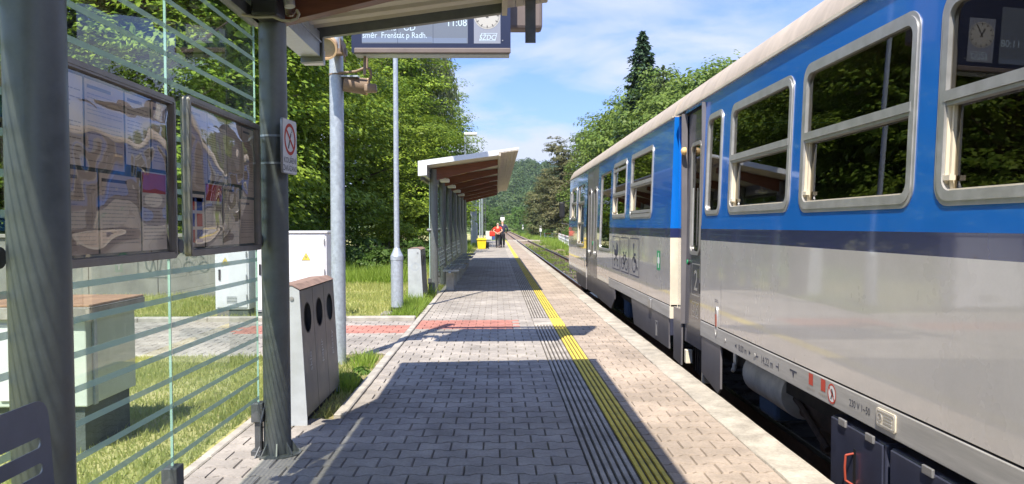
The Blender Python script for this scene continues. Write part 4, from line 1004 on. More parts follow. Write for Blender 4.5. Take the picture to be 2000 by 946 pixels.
b = B(); b.rbox(-3.60, 4.90, 0.80, -2.45, 5.67, 0.875, .006); b.obj('slab', M['concrete'], t)
for i in range(4):
    for j in range(2):
        b = B(); b.rbox(-3.595 + i * .286, 4.905 + j * .381, 0.876, -3.313 + i * .286, 5.282 + j * .381, 0.890, .003, seg=1); b.obj('coping_tile', M['browntile'], t)
b = B(); b.rbox(-3.48, 4.936, .30, -3.04, 4.949, .77, .004); b.rbox(-3.02, 4.936, .30, -2.58, 4.949, .77, .004); b.obj('door', M['cabwhite'], t)
b = B(); b.box(-2.499, 5.02, .26, -2.485, 5.06, .80); b.obj('edge_strip', M['galv'], t)
t = thing('garden_wall', 'low grey concrete wall with faint scribbles behind the lawn', 'wall', (-9, 16.2, 0))
for i in range(6):
    b = B(); b.rbox(-13.4 + i * 1.35, 16.0, -.1, -12.06 + i * 1.35, 16.25, 1.15, .01); b.obj('wall_panel', M['wallgrey'], t)
b = B(); b.rbox(-13.45, 15.95, 1.15, -5.28, 16.3, 1.22, .01); b.obj('coping', M['concrete'], t)
fr = fr_front(-6.9, .45, 15.994); b = B()
b.stroke(fr, [(0, .3), (.03, .1), (.1, .02), (.16, .25), (.2, .05), (.28, .02), (.33, .3)], .03); b.ring(fr, rrect(-.15, -.1, .45, .45, .04), rrect(-.13, -.08, .43, .43, .03))
b.ring(fr, circ(.85, .12, .11), circ(.85, .12, .085)); b.ring(fr, circ(1.15, .12, .11), circ(1.15, .12, .085)); b.stroke(fr, [(.8, .25), (.85, .36), (.95, .3), (1.05, .38), (1.15, .28)], .03); b.obj('scribble', M['plinth'], t)

# ================================================================== TRAIN
XS = 2.17; LEAN = 0.036; ZW = 1.30; XF = 2 * TC - XS
def bx_(z): return XS + (LEAN * (z - ZW) if z > ZW else 0.0)
def body_side(b, y0, y1, zc, zmat, holes, step=0.0, inset=None):
    """platform side of a car as a wall with window holes; zc cut heights, zmat material per z"""
    ys = sorted({y0, y1, *[h[0] for h in holes], *[h[1] for h in holes]} | ({y for y, _ in inset} if inset else set()))
    zs_ = sorted(set(zc) | {h[2] for h in holes} | {h[3] for h in holes})
    def ins(y):
        if not inset: return 0
        for (a, va), (c, vc) in zip(inset[:-1], inset[1:]):
            if a <= y <= c: return va + (vc - va) * (y - a) / (c - a)
        return inset[0][1] if y < inset[0][0] else inset[-1][1]
    for ya, yb in zip(ys[:-1], ys[1:]):
        for za, zb in zip(zs_[:-1], zs_[1:]):
            cy, cz = (ya + yb) / 2, (za + zb) / 2
            if any(h[0] < cy < h[1] and h[2] < cz < h[3] for h in holes): continue
            b.add([(bx_(za) + ins(yb), yb, za), (bx_(za) + ins(ya), ya, za), (bx_(zb) + ins(ya), ya, zb), (bx_(zb) + ins(yb), yb, zb)], [(0, 1, 2, 3)], zmat(cz, cy))
def wframe(y1, z0, off=0.0):
    up = Vector((LEAN, 0, 1)).normalized()
    return Fr((bx_(z0) + off, y1, z0), (0, -1, 0), up)
def train_window(car, y0, y1, z0, z1, split=None, lower_bar=None, thin=0.058):
    fr = wframe(y1, z0); W, H = y1 - y0, (z1 - z0)
    b = B(); r = min(0.12, W * 0.2)
    b.ring(fr, rrect(0, 0, W, H, r, 6), rrect(thin * .45, thin * .45, W - thin * .45, H - thin * .45, r * .85, 6), 0.006, 0.016)
    b.ring(fr, rrect(thin * .40, thin * .40, W - thin * .4, H - thin * .4, r * .86, 6), rrect(thin * 1.25, thin * 1.25, W - thin * 1.25, H - thin * 1.25, r * .55, 6), 0.011, 0.05)
    win = b.obj('window', M['alu_frame'], car, smooth=40)
    i0, i1 = thin * 1.1, W - thin * 1.1; j0, j1 = thin * 1.1, H - thin * 1.1
    b = B()
    if split:
        sz = split - z0
        b.rect(fr, i0, sz - .01, i1, j1, -0.012, 0.005); b.obj('upper_pane', M['winglass'], win)
        b = B(); b.rect(fr, i0 + .035, j0, i1, sz + .01, -0.036, 0.005); b.obj('lower_pane', M['winglass'], win)
        b = B(); b.rect(fr, i0 - .005, sz - .018, i1 + .005, sz + .034, 0.014, 0.045); b.rect(fr, i0 - .005, sz - .038, i1 + .005, sz - .020, 0.004, 0.04); b.obj('sash_bar', M['alu_frame'], win)
        b = B(); b.rect(fr, i0, j0, i0 + .016, sz - .03, -0.004, 0.03); b.rect(fr, i0 + .024, j0 + .01, i0 + .040, sz - .03, -0.020, 0.03); b.rect(fr, i1 - .012, j0, i1, sz - .03, -.004, .03); b.rect(fr, i0 - .006, j0 + .06, i0 + .07, j0 + .085, 0.004, 0.03)
        b.rect(fr, i0, j0, i1, j0 + .018, -0.004, .04); b.obj('sash_guide', M['tcream'], win)
        if lower_bar:
            b = B(); lz = lower_bar - z0; b.rect(fr, i0, lz - .022, i1, lz + .022, 0.006, 0.04); b.obj('sash_bar', M['alu_frame'], win)
    else:
        b.rect(fr, i0, j0, i1, j1, -0.012, 0.005); b.obj('pane', M['winglass'], win)
    return win
ROOF = [(0.0, 2.705), (0.008, 2.74), (0.05, 2.84), (0.14, 2.965), (0.36, 3.115), (0.75, 3.235), (1.38, 3.275)]
def roof(car, y0, y1):
    b = B(); x0 = bx_(2.705) - 0.012
    pts = [(x0 + d, z) for d, z in ROOF]; pts = pts + [(2 * TC - x, z) for x, z in pts[-2::-1]]
    k = len(pts); n = 10
    b.add([(x, y0 + (y1 - y0) * i / n, z) for i in range(n + 1) for x, z in pts], [(i * k + q, (i + 1) * k + q, (i + 1) * k + q + 1, i * k + q + 1) for i in range(n) for q in range(k - 1)] + [tuple(range(k)), tuple(n * k + q for q in range(k))])
    r = b.obj('roof', M['troof'], car, smooth=50)
    b = B(); b.box(x0 - .012, y0 + .02, 2.700, x0 + .01, y1 - .02, 2.712); b.box(x0 - .012, y0 + .02, 2.712, x0 - .007, y1 - .02, 2.724); b.obj('rain_gutter', M['tcream'], r)
def bogie(car, y):
    for x in (TC - .7525, TC + .7525):
        b = B(); b.cyl((x - .068, y, -.24), (x + .06, y, -.24), 0.42, n=36); b.cyl((x - (.06 if x < TC else -.06), y, -.24), (x - (.09 if x < TC else -.09), y, -.24), 0.45 if 0 else 0.42, 0.40, n=36)
        w = b.obj('wheel', M['wheel'], car, smooth=40)
        s = -1 if x < TC else 1
        b = B(); b.rbox(min(x + s * .12, x + s * .34), y - .16, -.40, max(x + s * .12, x + s * .34), y + .16, -.08, .03); b.obj('axle_box', M['wheel'], w)
        b = B()
        for k in range(5): b.rbox(min(x + s * .18, x + s * .27), y - .62 + k * .05, -.08 + k * .028, max(x + s * .18, x + s * .27), y + .62 - k * .05, -.054 + k * .028, .004, seg=1)
        b.obj('leaf_spring', M['wheel'], w)
    b = B(); b.cyl((TC - .75, y, -.24), (TC + .75, y, -.24), 0.075, n=16); b.obj('axle', M['wheel'], car)
def shell(car, y0, y1, rows=7):
    """inside, far side and underside"""
    b = B()
    b.box(XS + .10, y0 + .06, .33, XF - .02, y1 - .06, .36); b.box(XF - .09, y0 + .06, .36, XF - .04, y1 - .06, 2.68); b.box(XS + .2, y0 + .06, 2.62, XF - .1, y1 - .06, 2.68)
    b.box(XS + .12, y0 + .08, .36, XF - .1, y0 + .12, 2.6); b.box(XS + .12, y1 - .12, .36, XF - .1, y1 - .08, 2.6)
    b.obj('interior_shell', M['interior'], car)
    b = B(); b.box(XF - .03, y0, .19, XF, y1, 2.69); b.obj('far_side', M['tblue'], car)
    b = B(); b.box(XS + .14, y0 + .1, .02, XF - .14, y1 - .1, .24)
    for k in range(6): b.rbox(TC - .9, y0 + 1 + k * 2.1, -.3, TC + .9, y0 + 2.2 + k * 2.1, .02, .03, seg=1)
    b.obj('underframe', M['dirty'], car)
    st = B(); st.rbox(0, 0, .36, .95, .45, .80, .04); st.rbox(0, .40, .60, .95, .52, 1.42, .05); stm = st.me('passenger_seat', M['seatblue'])
    for k in range(rows):
        for x in (XS + .17, XF - 1.15): link('passenger_seat', stm, car, (x - car.location.x, y0 + 1.0 + k * (y1 - y0 - 2.6) / rows - car.location.y, 0))

def zband(cz, cy):
    if cz > 1.322: return 0
    if cz > 1.203: return 1
    return 2
BODY = [M['tblue'], M['tnavy'], M['tgrey'], M['tdark'], M['tdoor']]

# ---------------------------------------------------------------- near car
Y0, Y1 = -4.25, 9.97
car1 = thing('railcar', 'near blue and grey rail coach with large sash windows beside the platform', 'train car', (TC, 2.9, -0.66), 'cars of the train at the platform')
WIN1 = [(5.98, 7.59, 1.455, 2.485), (4.19, 5.795, 1.447, 2.495), (2.38, 3.99, 1.45, 2.495), (0.55, 2.16, 1.45, 2.495), (-1.25, 0.36, 1.45, 2.495), (-3.1, -1.5, 1.45, 2.495)]
SL1 = (7.85, 8.425, 1.455, 2.50)
DOOR1 = (8.56, 9.47, 0.03, 2.66)
g = 0.04
holes = [(a + g, c - g, e + g, f - g) for a, c, e, f in WIN1 + [SL1]] + [DOOR1]
b = B()
body_side(b, Y0, Y1, [0.36, 1.203, 1.322, 2.705], zband, [h if h[2] > .1 else (h[0], h[1], 0.36, h[3]) for h in holes], inset=[(9.47, 0.0), (9.97, 0.075)])
b.obj('body_side', BODY, car1)
for w in WIN1: train_window(car1, *w, split=1.975)
train_window(car1, *SL1, thin=0.045)
roof(car1, Y0, Y1 - .02); shell(car1, Y0, Y1)
b = B(); b.box(bx_(.3) + .08, Y1 - .03, .19, XF, Y1, 2.70); b.obj('end_wall', M['tblue'], car1)
# panel joints: thin dark grooves
b = B()
for y in (7.77, 2.27): b.box(XS - .0015, y - .003, .37, XS + .01, y + .003, 1.20)
b.obj('panel_joint', M['tdark'], car1)
# door, recessed
b = B(); fr = Fr((bx_(.03) + .045, DOOR1[1], DOOR1[2]), (0, -1, 0), Vector((.016, 0, 1)).normalized()); W = DOOR1[1] - DOOR1[0]
door = B(); door.plate(fr, [(0, -.03), (W, -.03), (W, 2.64), (0, 2.64)], [rrect(.20, 1.02, .62, 2.24, .08)], 0, .03); door = door.obj('door', M['tdoor'], car1)
b = B(); b.ring(fr, rrect(.175, .995, .645, 2.265, .10), rrect(.215, 1.035, .605, 2.225, .07), .012, .02); b.obj('window_seal', M['alu'], door, smooth=40)
b = B(); b.rect(fr, .19, 1.01, .63, 2.25, -.010, .004); b.obj('door_glass', M['winglass'], door)
b = B(); b.cyl(fr.p(.34, 1.10, .012), fr.p(.34, 1.75, .012), .010, n=10); b.obj('handrail', M['alu_frame'], door)
b = B(); b.disc(fr, .13, .905, .035, .014, .014, n=20); b.obj('button_surround', M['blackpl'], door)
b = B(); b.disc(fr, .13, .905, .026, .022, .01, n=20); b.obj('door_button', M['green'], door)
b = B(); b.ring(fr, [(.30, .54), (.66, .54), (.66, .90), (.30, .90)], [(.312, .552), (.648, .552), (.648, .888), (.312, .888)], .0016); b.text(fr, '2', .33, .48, .60, .0016, 'CENTER', sx=1.1)
b.ring(fr, [(.33, .30), (.47, .30), (.47, .47), (.33, .47)], [(.338, .308), (.462, .308), (.462, .462), (.338, .462)], .0016)
b.ring(fr, [(.49, .30), (.63, .30), (.63, .47), (.49, .47)], [(.498, .308), (.622, .308), (.622, .462), (.498, .462)], .0016)
b.ring(fr, circ(.56, .36, .045), circ(.56, .36, .033), .0016); b.stroke(fr, [(.54, .36), (.57, .43), (.60, .44)], .012, .0016); b.stroke(fr, [(.40, .33), (.40, .40), (.43, .44)], .014, .0016); b.stroke(fr, [(.36, .36), (.44, .36)], .012, .0016)
b.obj('door_sign', M['alu_frame'], door)
b = B(); b.rbox(XS + .004, 8.60, .62, XS + .03, 8.64, .74, .005); b.obj('door_latch', M['blackpl'], door)
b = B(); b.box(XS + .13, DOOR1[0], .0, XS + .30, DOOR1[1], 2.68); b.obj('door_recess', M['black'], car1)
b = B(); b.box(XS + .002, DOOR1[0] - .018, .2, XS + .07, DOOR1[0] + .001, 2.66); b.box(XS + .002, DOOR1[1] - .001, .2, XS + .07, DOOR1[1] + .018, 2.66); b.obj('door_post', M['tdark'], car1)
b = B(); c = Vector((bx_(2.2) - .0, 9.40, 2.22)); b.lathe((0, 0, 0), [(0.046, 0), (.046, .02), (.036, .045), (.015, .055), (0, .056)], 18)
b.v = [(c.x - v[2], c.y + v[0], c.z + v[1]) for v in b.v]; b.obj('side_lamp', mat('lamp_amber', (.75, .50, .22), .35, var=.04), car1, smooth=60)
# oval emergency handle
fr = fr_train(7.965, .26, XS - .002)
b = B(); b.ring(fr, [(x, y) for x, y in circ(.045, .15, .045, .15, 28)], [(x, y) for x, y in circ(.045, .15, .034, .135, 28)], .008, .01); h = b.obj('emergency_handle', M['alu_frame'], car1, smooth=40)
b = B(); b.poly(fr, circ(.045, .15, .035, .136, 24), .001); b.obj('handle_recess', M['tdark'], h)
b = B(); b.rbox(XS - .012, 7.90, .36, XS - .003, 7.94, .48, .003); b.obj('handle_lever', M['orange'], h)
b = B(); fr = fr_train(7.99, .60, XS - .001); b.rect(fr, 0, 0, .13, .006, .0005); b.rect(fr, 0, .018, .11, .024, .0005); b.obj('small_print', M['marking'], car1)
# sole bar with its markings
b = B(); b.rbox(XS - .004, Y0, .186, XS + .10, 8.54, .346, .006); sole = b.obj('sole_bar', M['tsole'], car1)
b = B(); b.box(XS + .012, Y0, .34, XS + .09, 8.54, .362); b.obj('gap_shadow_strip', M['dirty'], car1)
fr = fr_train(0, 0, XS - .0055)
def T(b, s, size, y, z, al='CENTER', sx=1.0): b.text(Fr((XS - .0055, y, z), (0, -1, 0), (0, 0, 1)), s, size, 0, 0, 0, al, sx=sx)
b = B(); T(b, '8,00 m', .085, 7.06, .235)
for s in (-1, 1):
    u = -7.06 + s * .21; b.poly(fr, [(u - s * .03, .245), (u - s * .03, .285), (u + s * .02, .265)] if s > 0 else [(u + .03, .245), (u - .02, .265), (u + .03, .285)])
T(b, '14,22 m', .09, 6.42, .232)
for s in (-1, 1):
    u = -6.42 + s * .27; b.rect(fr, u - .005, .235, u + .005, .295); b.rect(fr, min(u, u - s * .06), .26, max(u, u - s * .06), .27)
b.rect(fr, -5.84 - .07, .285, -5.84 + .07, .298); b.poly(fr, [(-5.84 - .02, .283), (-5.84, .235), (-5.84 + .02, .283)])
T(b, '230 V 1~50', .062, 4.76, .25, sx=.95); b.obj('sole_lettering', M['marking'], sole)
for u in (-5.545, -5.335):
    b = B(); b.rect(fr, u, .255, u + .075, .335); b.obj('red_tag', M['inkred'], sole)
for u in (-5.57, -5.37):
    b = B()
    for k in range(5): b.rect(fr, u + k * .028, .222, u + k * .028 + .018, .236)
    b.obj('tag_print', M['ink_grey'], sole)
b = B(); b.disc(fr, -5.155, .268, .066, .0006, n=28); b.obj('prohibition_disc', M['white'], sole)
b = B(); b.ring(fr, circ(-5.155, .268, .066, n=28), circ(-5.155, .268, .053, n=28), .0014); b.stroke(fr, [(-5.195, .305), (-5.115, .228)], .010, .0016); b.obj('prohibition_ring', M['inkred'], sole)
b = B(); b.stroke(fr, [(-5.17, .23), (-5.15, .27), (-5.16, .30), (-5.13, .25)], .014, .0011); b.obj('prohibition_symbol', M['ink_black'], sole)
b = B(); b.poly(fr, rrect(-4.53, .222, -4.31, .325, .015), .008, .008); pl = b.obj('cast_plate', M['tcream'], sole)
b = B(); b.ring(fr, rrect(-4.52, .232, -4.32, .315, .01), rrect(-4.513, .239, -4.327, .308, .008), .011, .003); b.ring(fr, circ(-4.485, .275, .026, n=20), circ(-4.485, .275, .019, n=20), .011, .003)
b.stroke(fr, [(-4.50, .285), (-4.49, .262), (-4.485, .278), (-4.478, .262), (-4.470, .288)], .006, .011)
for k in range(3): b.rect(fr, -4.44, .255 + k * .018, -4.345, .262 + k * .018, .011, .003)
b.obj('raised_lettering', M['alu_frame'], pl)
for y in (7.6, 6.72):
    b = B(); b.cyl((XS - .004, y, .266), (XS - .010, y, .266), .018, n=14); b.obj('bolt', M['tsole'], sole)
# skirts, steps, silencer, boxes, wheels
b = B(); fr = fr_train(0, 0, XS + .004); b.poly(fr, [(-8.52, .183), (-8.52, -.20), (-7.88, -.30), (-7.80, -.24), (-7.80, .183)], 0, .02); b.obj('skirt', M['tdark'], car1)
b = B(); b.poly(fr, [(-9.93, .36), (-9.93, -.28), (-9.52, -.30), (-9.50, .0), (-9.50, .36)], -.01, .02); b.obj('skirt', M['tdark'], car1)
b = B(); fr2 = fr_train(0, 0, XS + .16); b.rect(fr2, -9.48, -.36, -8.54, .0, 0, .02); st = b.obj('step_well', M['black'], car1)
for k in range(9):
    b = B(); b.rect(fr2, -9.46 + k * .10, -.34, -9.42 + k * .10, -.02, .014, .012); b.obj('step_grille_bar', M['dirty'], st)
b = B(); b.rbox(XS + .04, 9.38, -.26, XS + .12, 9.46, -.10, .008); b.rbox(XS + .04, 8.58, -.34, XS + .12, 8.66, -.14, .008); b.obj('step_bracket', M['tcream'], car1)
b = B(); b.cyl((XS + .30, 7.40, .0), (XS + .30, 6.38, .0), .20, n=28); b.obj('silencer', M['silencer'], car1, smooth=40)
b = B(); b.tube([(XS + .1, 7.62, .19), (XS + .1, 7.62, .02), (XS + .07, 7.60, -.02), (XS + .07, 7.56, .0), (XS + .07, 7.55, .05)], .020, 8); b.obj('lifting_hook', M['alu_frame'], car1, smooth=40)
bogie(car1, 6.05); bogie(car1, -1.9)
b = B(); b.rbox(XS + .25, 5.5, -.18, XS + .7, 6.6, .05, .04); b.tube([(XS + .2, 6.9, .1), (XS + .22, 6.3, -.05), (XS + .2, 5.7, -.25)], .025, 8); b.obj('brake_gear', M['wheel'], car1, smooth=40)
def ubox(y0, y1, zb):
    b = B(); b.rbox(XS + .01, y0, zb, XS + .6, y1, .13, .015); u = b.obj('equipment_box', M['tbox'], car1)
    b = B(); b.rbox(XS - .004, y0 + .02, zb + .02, XS + .008, y1 - .02, .12, .006); b.obj('box_lid', M['tbox'], u)
    for f in (.22, .72):
        b = B(); b.rbox(XS - .016, y0 + (y1 - y0) * f - .05, .10, XS + .0, y0 + (y1 - y0) * f + .05, .145, .004); b.obj('hinge', M['alu'], u)
    return u
u = ubox(4.45, 5.19, -.46)
b = B(); b.box(XS - .0055, 4.80, -.27, XS - .0045, 4.835, .0); b.obj('handle_slot', M['black'], u)
b = B(); b.tube([(XS - .004, 4.83, -.03), (XS - .045, 4.85, -.045), (XS - .05, 4.85, -.12), (XS - .045, 4.85, -.20), (XS - .004, 4.83, -.225)], .0075, 8); b.obj('lid_handle', M['orange'], u, smooth=50)
u = ubox(2.9, 4.40, -.46)
b = B(); b.rbox(TC - .9, 9.7, -.05, TC - .6, 10.3, .25, .03); b.rbox(TC - .75, 9.97, .40, TC + .75, 10.08, 2.4, .02); b.obj('gangway', M['blackpl'], car1)

# ---------------------------------------------------------------- far car
Y0, Y1 = 10.07, 24.25
car2 = thing('railcar', 'far blue and grey rail coach with bicycle and wheelchair signs on its side', 'train car', (TC, 17.2, -0.66), 'cars of the train at the platform')
WIN2 = [(11.33, 13.21, 1.46, 2.50, dict(split=2.0, lower_bar=1.57)), (13.63, 15.20, 1.48, 2.50, dict(split=1.92, lower_bar=2.36)), (22.03, 23.53, 1.50, 2.42, dict(split=1.98))]
TALL = [(15.47, 17.08, .84, 2.46), (20.09, 21.75, .82, 2.44)]
SLIM = (23.62, 24.0, 1.5, 2.35)
DOOR2 = (17.45, 19.55, 0.30, 2.66)
holes = [(a + g, c - g, e + g, f - g) for a, c, e, f, _ in WIN2] + [(a + g, c - g, e + g, f - g) for a, c, e, f in TALL + [SLIM]] + [(DOOR2[0], DOOR2[1], .36, DOOR2[3])]
b = B(); body_side(b, Y0, Y1, [.36, 1.203, 1.322, 2.705], zband, holes); b.obj('body_side', BODY, car2)
for a, c, e, f, k in WIN2: train_window(car2, a, c, e, f, **k)
train_window(car2, *TALL[0], thin=.05); train_window(car2, *TALL[1], split=1.95, lower_bar=1.42, thin=.05); train_window(car2, *SLIM, thin=.03)
roof(car2, Y0, Y1 + .06); shell(car2, Y0, Y1)
b = B(); zc = [.19, .36, 1.203, 1.322, 2.705]
for za, zb in zip(zc[:-1], zc[1:]): b.add([(bx_(za), Y0, za), (XF, Y0, za), (XF, Y0, zb), (bx_(zb), Y0, zb)], [(0, 1, 2, 3)], {0: 0, 1: 1, 2: 2}[zband((za + zb) / 2, 0)])
b.obj('end_wall', [M['tblue'], M['tnavy'], M['tcream']], car2)
b = B(); b.box(bx_(.3) - .0, Y0 - .006, -.02, bx_(.3) + .5, Y0 + .02, .186); b.obj('end_beam', M['tbox'], car2)
b = B(); b.rbox(XS - .004, Y0 + .03, .19, XS + .1, 15.6, .345, .006); b.obj('sole_bar', M['tsole'], car2)
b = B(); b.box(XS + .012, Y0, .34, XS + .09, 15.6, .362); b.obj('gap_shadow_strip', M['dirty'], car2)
b = B(); b.box(XS + .0, 15.63, .22, XS + .03, 17.40, .362); b.box(XS, 19.6, .10, XS + .03, Y1, .362); b.obj('lower_panel', M['tgrey'], car2)
fr = fr_train(0, 0, XS + .004)
def skirt(pts, m='tdark', w=0.0): 
    b = B(); b.poly(fr, [(-y, z) for y, z in pts], w, .02); return b.obj('skirt', M[m], car2)
sk = skirt([(13.0, .186), (12.75, -.20), (10.15, -.20), (10.15, .186)])
b = B(); b.rect(fr, -10.95, -.14, -10.93, .06, .012, .014); b.rect(fr, -10.99, .05, -10.90, .06, .012, .014); b.obj('latch', M['alu'], sk)
skirt([(17.40, .217), (17.40, -.19), (15.3, -.22), (14.86, .0), (14.8, .2), (15.6, .217)])
skirt([(22.0, .097), (22.0, -.0), (21.65, -.20), (19.6, -.19), (19.6, .097)])
skirt([(24.2, .097), (24.2, -.02), (23.55, -.02), (23.55, .097)], 'tgrey')
b = B(); b.tube([(24.25, 0, 0)] * 2, .01) if 0 else b.poly(Fr((XS + .25, 0, 0), (0, -1, 0), (0, 0, 1)), [(-24.2, -.02), (-23.9, -.28), (-22.4, -.5), (-22.0, -.2), (-22.0, .1), (-24.2, .1)], 0, .3); b.obj('front_plough', M['dirty'], car2)
# door leaves
for k, (ya, yb) in enumerate(((17.45, 18.49), (18.51, 19.55))):
    W = yb - ya; fd = Fr((XS + .012, yb, -.17), (0, -1, 0), Vector((.013, 0, 1)).normalized())
    d = B(); d.plate(fd, [(0, 0), (W, 0), (W, 2.84), (0, 2.84)], [rrect(.28, .86, W - .28, 2.35, .10)], 0, .03); d = d.obj('door_leaf', M['tdark'], car2)
    b = B(); b.ring(fd, rrect(.24, .82, W - .24, 2.39, .14), rrect(.30, .88, W - .30, 2.33, .09), .014, .02); b.obj('window_seal', M['alu'], d, smooth=40)
    b = B(); b.rect(fd, .27, .85, W - .27, 2.36, -.01, .004); b.obj('door_glass', M['winglass'], d)
    if k == 0:
        b = B(); b.disc(fd, .10, 1.12, .05, .012, .012, n=18); b.obj('door_button', M['green'], d)
    b = B(); b.ring(fd, [(.3, .36), (.72, .36), (.72, .78), (.3, .78)], [(.32, .38), (.70, .38), (.70, .76), (.32, .76)], .0016)
    if k == 1: b.text(fd, '2', .36, .51, .44, .0016, 'CENTER')
    b.obj('door_sign', M['alu_frame'], d)
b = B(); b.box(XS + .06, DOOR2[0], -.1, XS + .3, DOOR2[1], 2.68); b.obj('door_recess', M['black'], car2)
# pictograms
def pict(y1, kind):
    fp = Fr((XS - .0015, y1, .56), (0, -1, 0), (0, 0, 1)); W, H = .86, .60
    b = B(); b.rect(fp, 0, 0, W, H, 0); p = b.obj('pictogram_panel', M['tgrey'], car2)
    b = B(); b.ring(fp, [(0, 0), (W, 0), (W, H), (0, H)], [(.03, .015), (W - .03, .015), (W - .03, H - .015), (.03, H - .015)], .001); w = .0012
    if kind == 'pram':
        b.ring(fp, circ(.26, .13, .085, .075), circ(.26, .13, .05, .045), w); b.ring(fp, circ(.60, .13, .085, .075), circ(.60, .13, .05, .045), w)
        b.poly(fp, [(.24, .26), (.62, .26), (.70, .34), (.66, .45), (.48, .50), (.46, .36), (.22, .36)], w); b.stroke(fp, [(.22, .36), (.14, .42), (.08, .42)], .04, w); b.stroke(fp, [(.26, .16), (.55, .28)], .03, w); b.stroke(fp, [(.60, .16), (.32, .28)], .03, w)
    if kind == 'bike':
        b.ring(fp, circ(.24, .15, .17, .105), circ(.24, .15, .13, .08), w); b.ring(fp, circ(.62, .15, .17, .105), circ(.62, .15, .13, .08), w)
        b.stroke(fp, [(.24, .15), (.34, .29), (.56, .29), (.44, .15), (.24, .15)], .03, w); b.stroke(fp, [(.44, .15), (.32, .33)], .03, w); b.stroke(fp, [(.62, .15), (.54, .34), (.64, .35)], .03, w); b.stroke(fp, [(.26, .335), (.38, .335)], .03, w)
    if kind == 'wheel':
        b.disc(fp, .38, .47, .05, w, n=16, ru=.06); b.stroke(fp, [(.38, .42), (.40, .24), (.58, .24), (.66, .12), (.74, .13)], .05, w); b.stroke(fp, [(.39, .34), (.56, .34)], .04, w)
        b.ring(fp, [(x, y) for x, y in circ(.40, .18, .20, .13)], [(x, y) for x, y in circ(.40, .18, .155, .10)], w)
    b.obj('pictogram', M['marking'], p)
pict(15.08, 'pram'); pict(14.10, 'bike'); pict(13.13, 'wheel')
fp = Fr((XS - .0015, 10.90, .76), (0, -1, 0), (0, 0, 1))
b = B(); b.rect(fp, 0, 0, .22, .26); gsign = b.obj('first_aid_sign', M['green'], car2)
b = B(); b.rect(fp, .085, .03, .135, .23, .0008); b.rect(fp, .04, .09, .18, .17, .0010); b.obj('white_cross', M['white'], gsign)
b = B(); b.rbox(XS - .03, 11.22, .20, XS - .005, 11.42, .33, .008); b.obj('socket_box', M['alu'], car2)
b = B(); b.poly(Fr((XS - .003, 20.0, .35), (0, -1, 0), (0, 0, 1)), circ(.1, .15, .06, .15, 20), 0, .004); b.obj('emergency_handle', M['alu_frame'], car2)
b = B(); fq = Fr((XS + .003, 0, 0), (0, -1, 0), (0, 0, 1))
b.obj
b = B(); b.rbox(XS - .28, 24.28, 1.60, XS - .12, 24.36, 2.06, .03); mr = b.obj('side_mirror', M['blackpl'], car2)
b = B(); b.tube([(XS - .2, 24.3, 1.62), (XS - .2, 24.3, 1.42), (XS + .05, 24.2, 1.38)], .015, 8); b.tube([(XS - .2, 24.3, 2.05), (XS + .05, 24.2, 2.1)], .012, 8); b.obj('mirror_arm', M['blackpl'], mr)
b = B(); b.tube([(XS + .3, 14.1, .19), (XS + .3, 14.1, .06)], .02, 8); b.cyl((XS + .3, 14.1, .06), (XS + .3, 14.1, -.03), .05, n=12); b.obj('hanging_fitting', M['alu'], car2)
b = B(); b.box(XS + .06, Y1 - .02, .1, XF, Y1 + .02, 2.70); b.obj('front_wall', M['tblue'], car2)
bogie(car2, 13.9); bogie(car2, 21.9)
for t in (car1, car2):
    b = B()
    y0_, y1_ = (-4.2, 9.9) if t is car1 else (10.1, 24.2)
    b.box(XF - .2, y0_, -.2, XF - .17, y1_, .2); b.obj('far_skirt', M['tdark'], t)

# ================================================================== VEGETATION
rng = np.random.default_rng(5)
def unit(v): return v / (np.linalg.norm(v, axis=1, keepdims=True) + 1e-9)
def leaf_mesh(name, c, nrm, size, m, asp=0.55, axis=None, fold=0.25):
    """each leaf: two triangles folded along the midrib"""
    n = len(c); nrm = unit(nrm)
    r = rng.normal(size=(n, 3)) if axis is None else axis + rng.normal(size=(n, 3)) * 0.25
    u = unit(r - nrm * np.sum(r * nrm, axis=1, keepdims=True)); w = np.cross(nrm, u)
    s = size[:, None]
    v = np.empty((n, 4, 3))
    v[:, 0] = c - u * s * 0.5; v[:, 1] = c + w * s * asp * 0.5 + nrm * s * fold * 0.3 + u * s * .05; v[:, 2] = c + u * s * 0.5 - nrm * s * fold * 0.4; v[:, 3] = c - w * s * asp * 0.5 + nrm * s * fold * 0.3 + u * s * .05
    me = bpy.data.meshes.new(name)
    me.vertices.add(n * 4); me.loops.add(n * 4); me.polygons.add(n)
    me.vertices.foreach_set('co', v.reshape(-1).astype(np.float32))
    me.loops.foreach_set('vertex_index', np.arange(n * 4, dtype=np.int32))
    me.polygons.foreach_set('loop_start', np.arange(0, n * 4, 4, dtype=np.int32))
    me.polygons.foreach_set('loop_total', np.full(n, 4, dtype=np.int32))
    me.materials.append(m); me.update(); me.validate()
    return me
def clumps_to_leaves(cen, cr, flat, per, size, out, droop=0.3, up=0.6, jit=0.5):
    """leaves spread over flattened shells round each clump centre"""
    n = len(cen)
    d = unit(rng.normal(size=(n, per, 3)).reshape(-1, 3)).reshape(n, per, 3)
    rad = rng.uniform(0.35, 1.0, size=(n, per, 1)) ** 0.6
    off = d * rad * cr[:, None, None]; off[..., 2] *= flat
    r2 = (off[..., 0] ** 2 + off[..., 1] ** 2)
    off[..., 2] -= droop * r2 / np.maximum(cr[:, None], .01)
    p = cen[:, None, :] + off
    nn = d * np.array([1, 1, 1.0]) * jit + out[:, None, :] * 0.5 + np.array([0, 0, up]) + rng.normal(size=(n, per, 3)) * 0.25
    s = rng.uniform(0.7, 1.25, size=(n, per)) * size
    return p.reshape(-1, 3), nn.reshape(-1, 3), s.reshape(-1)
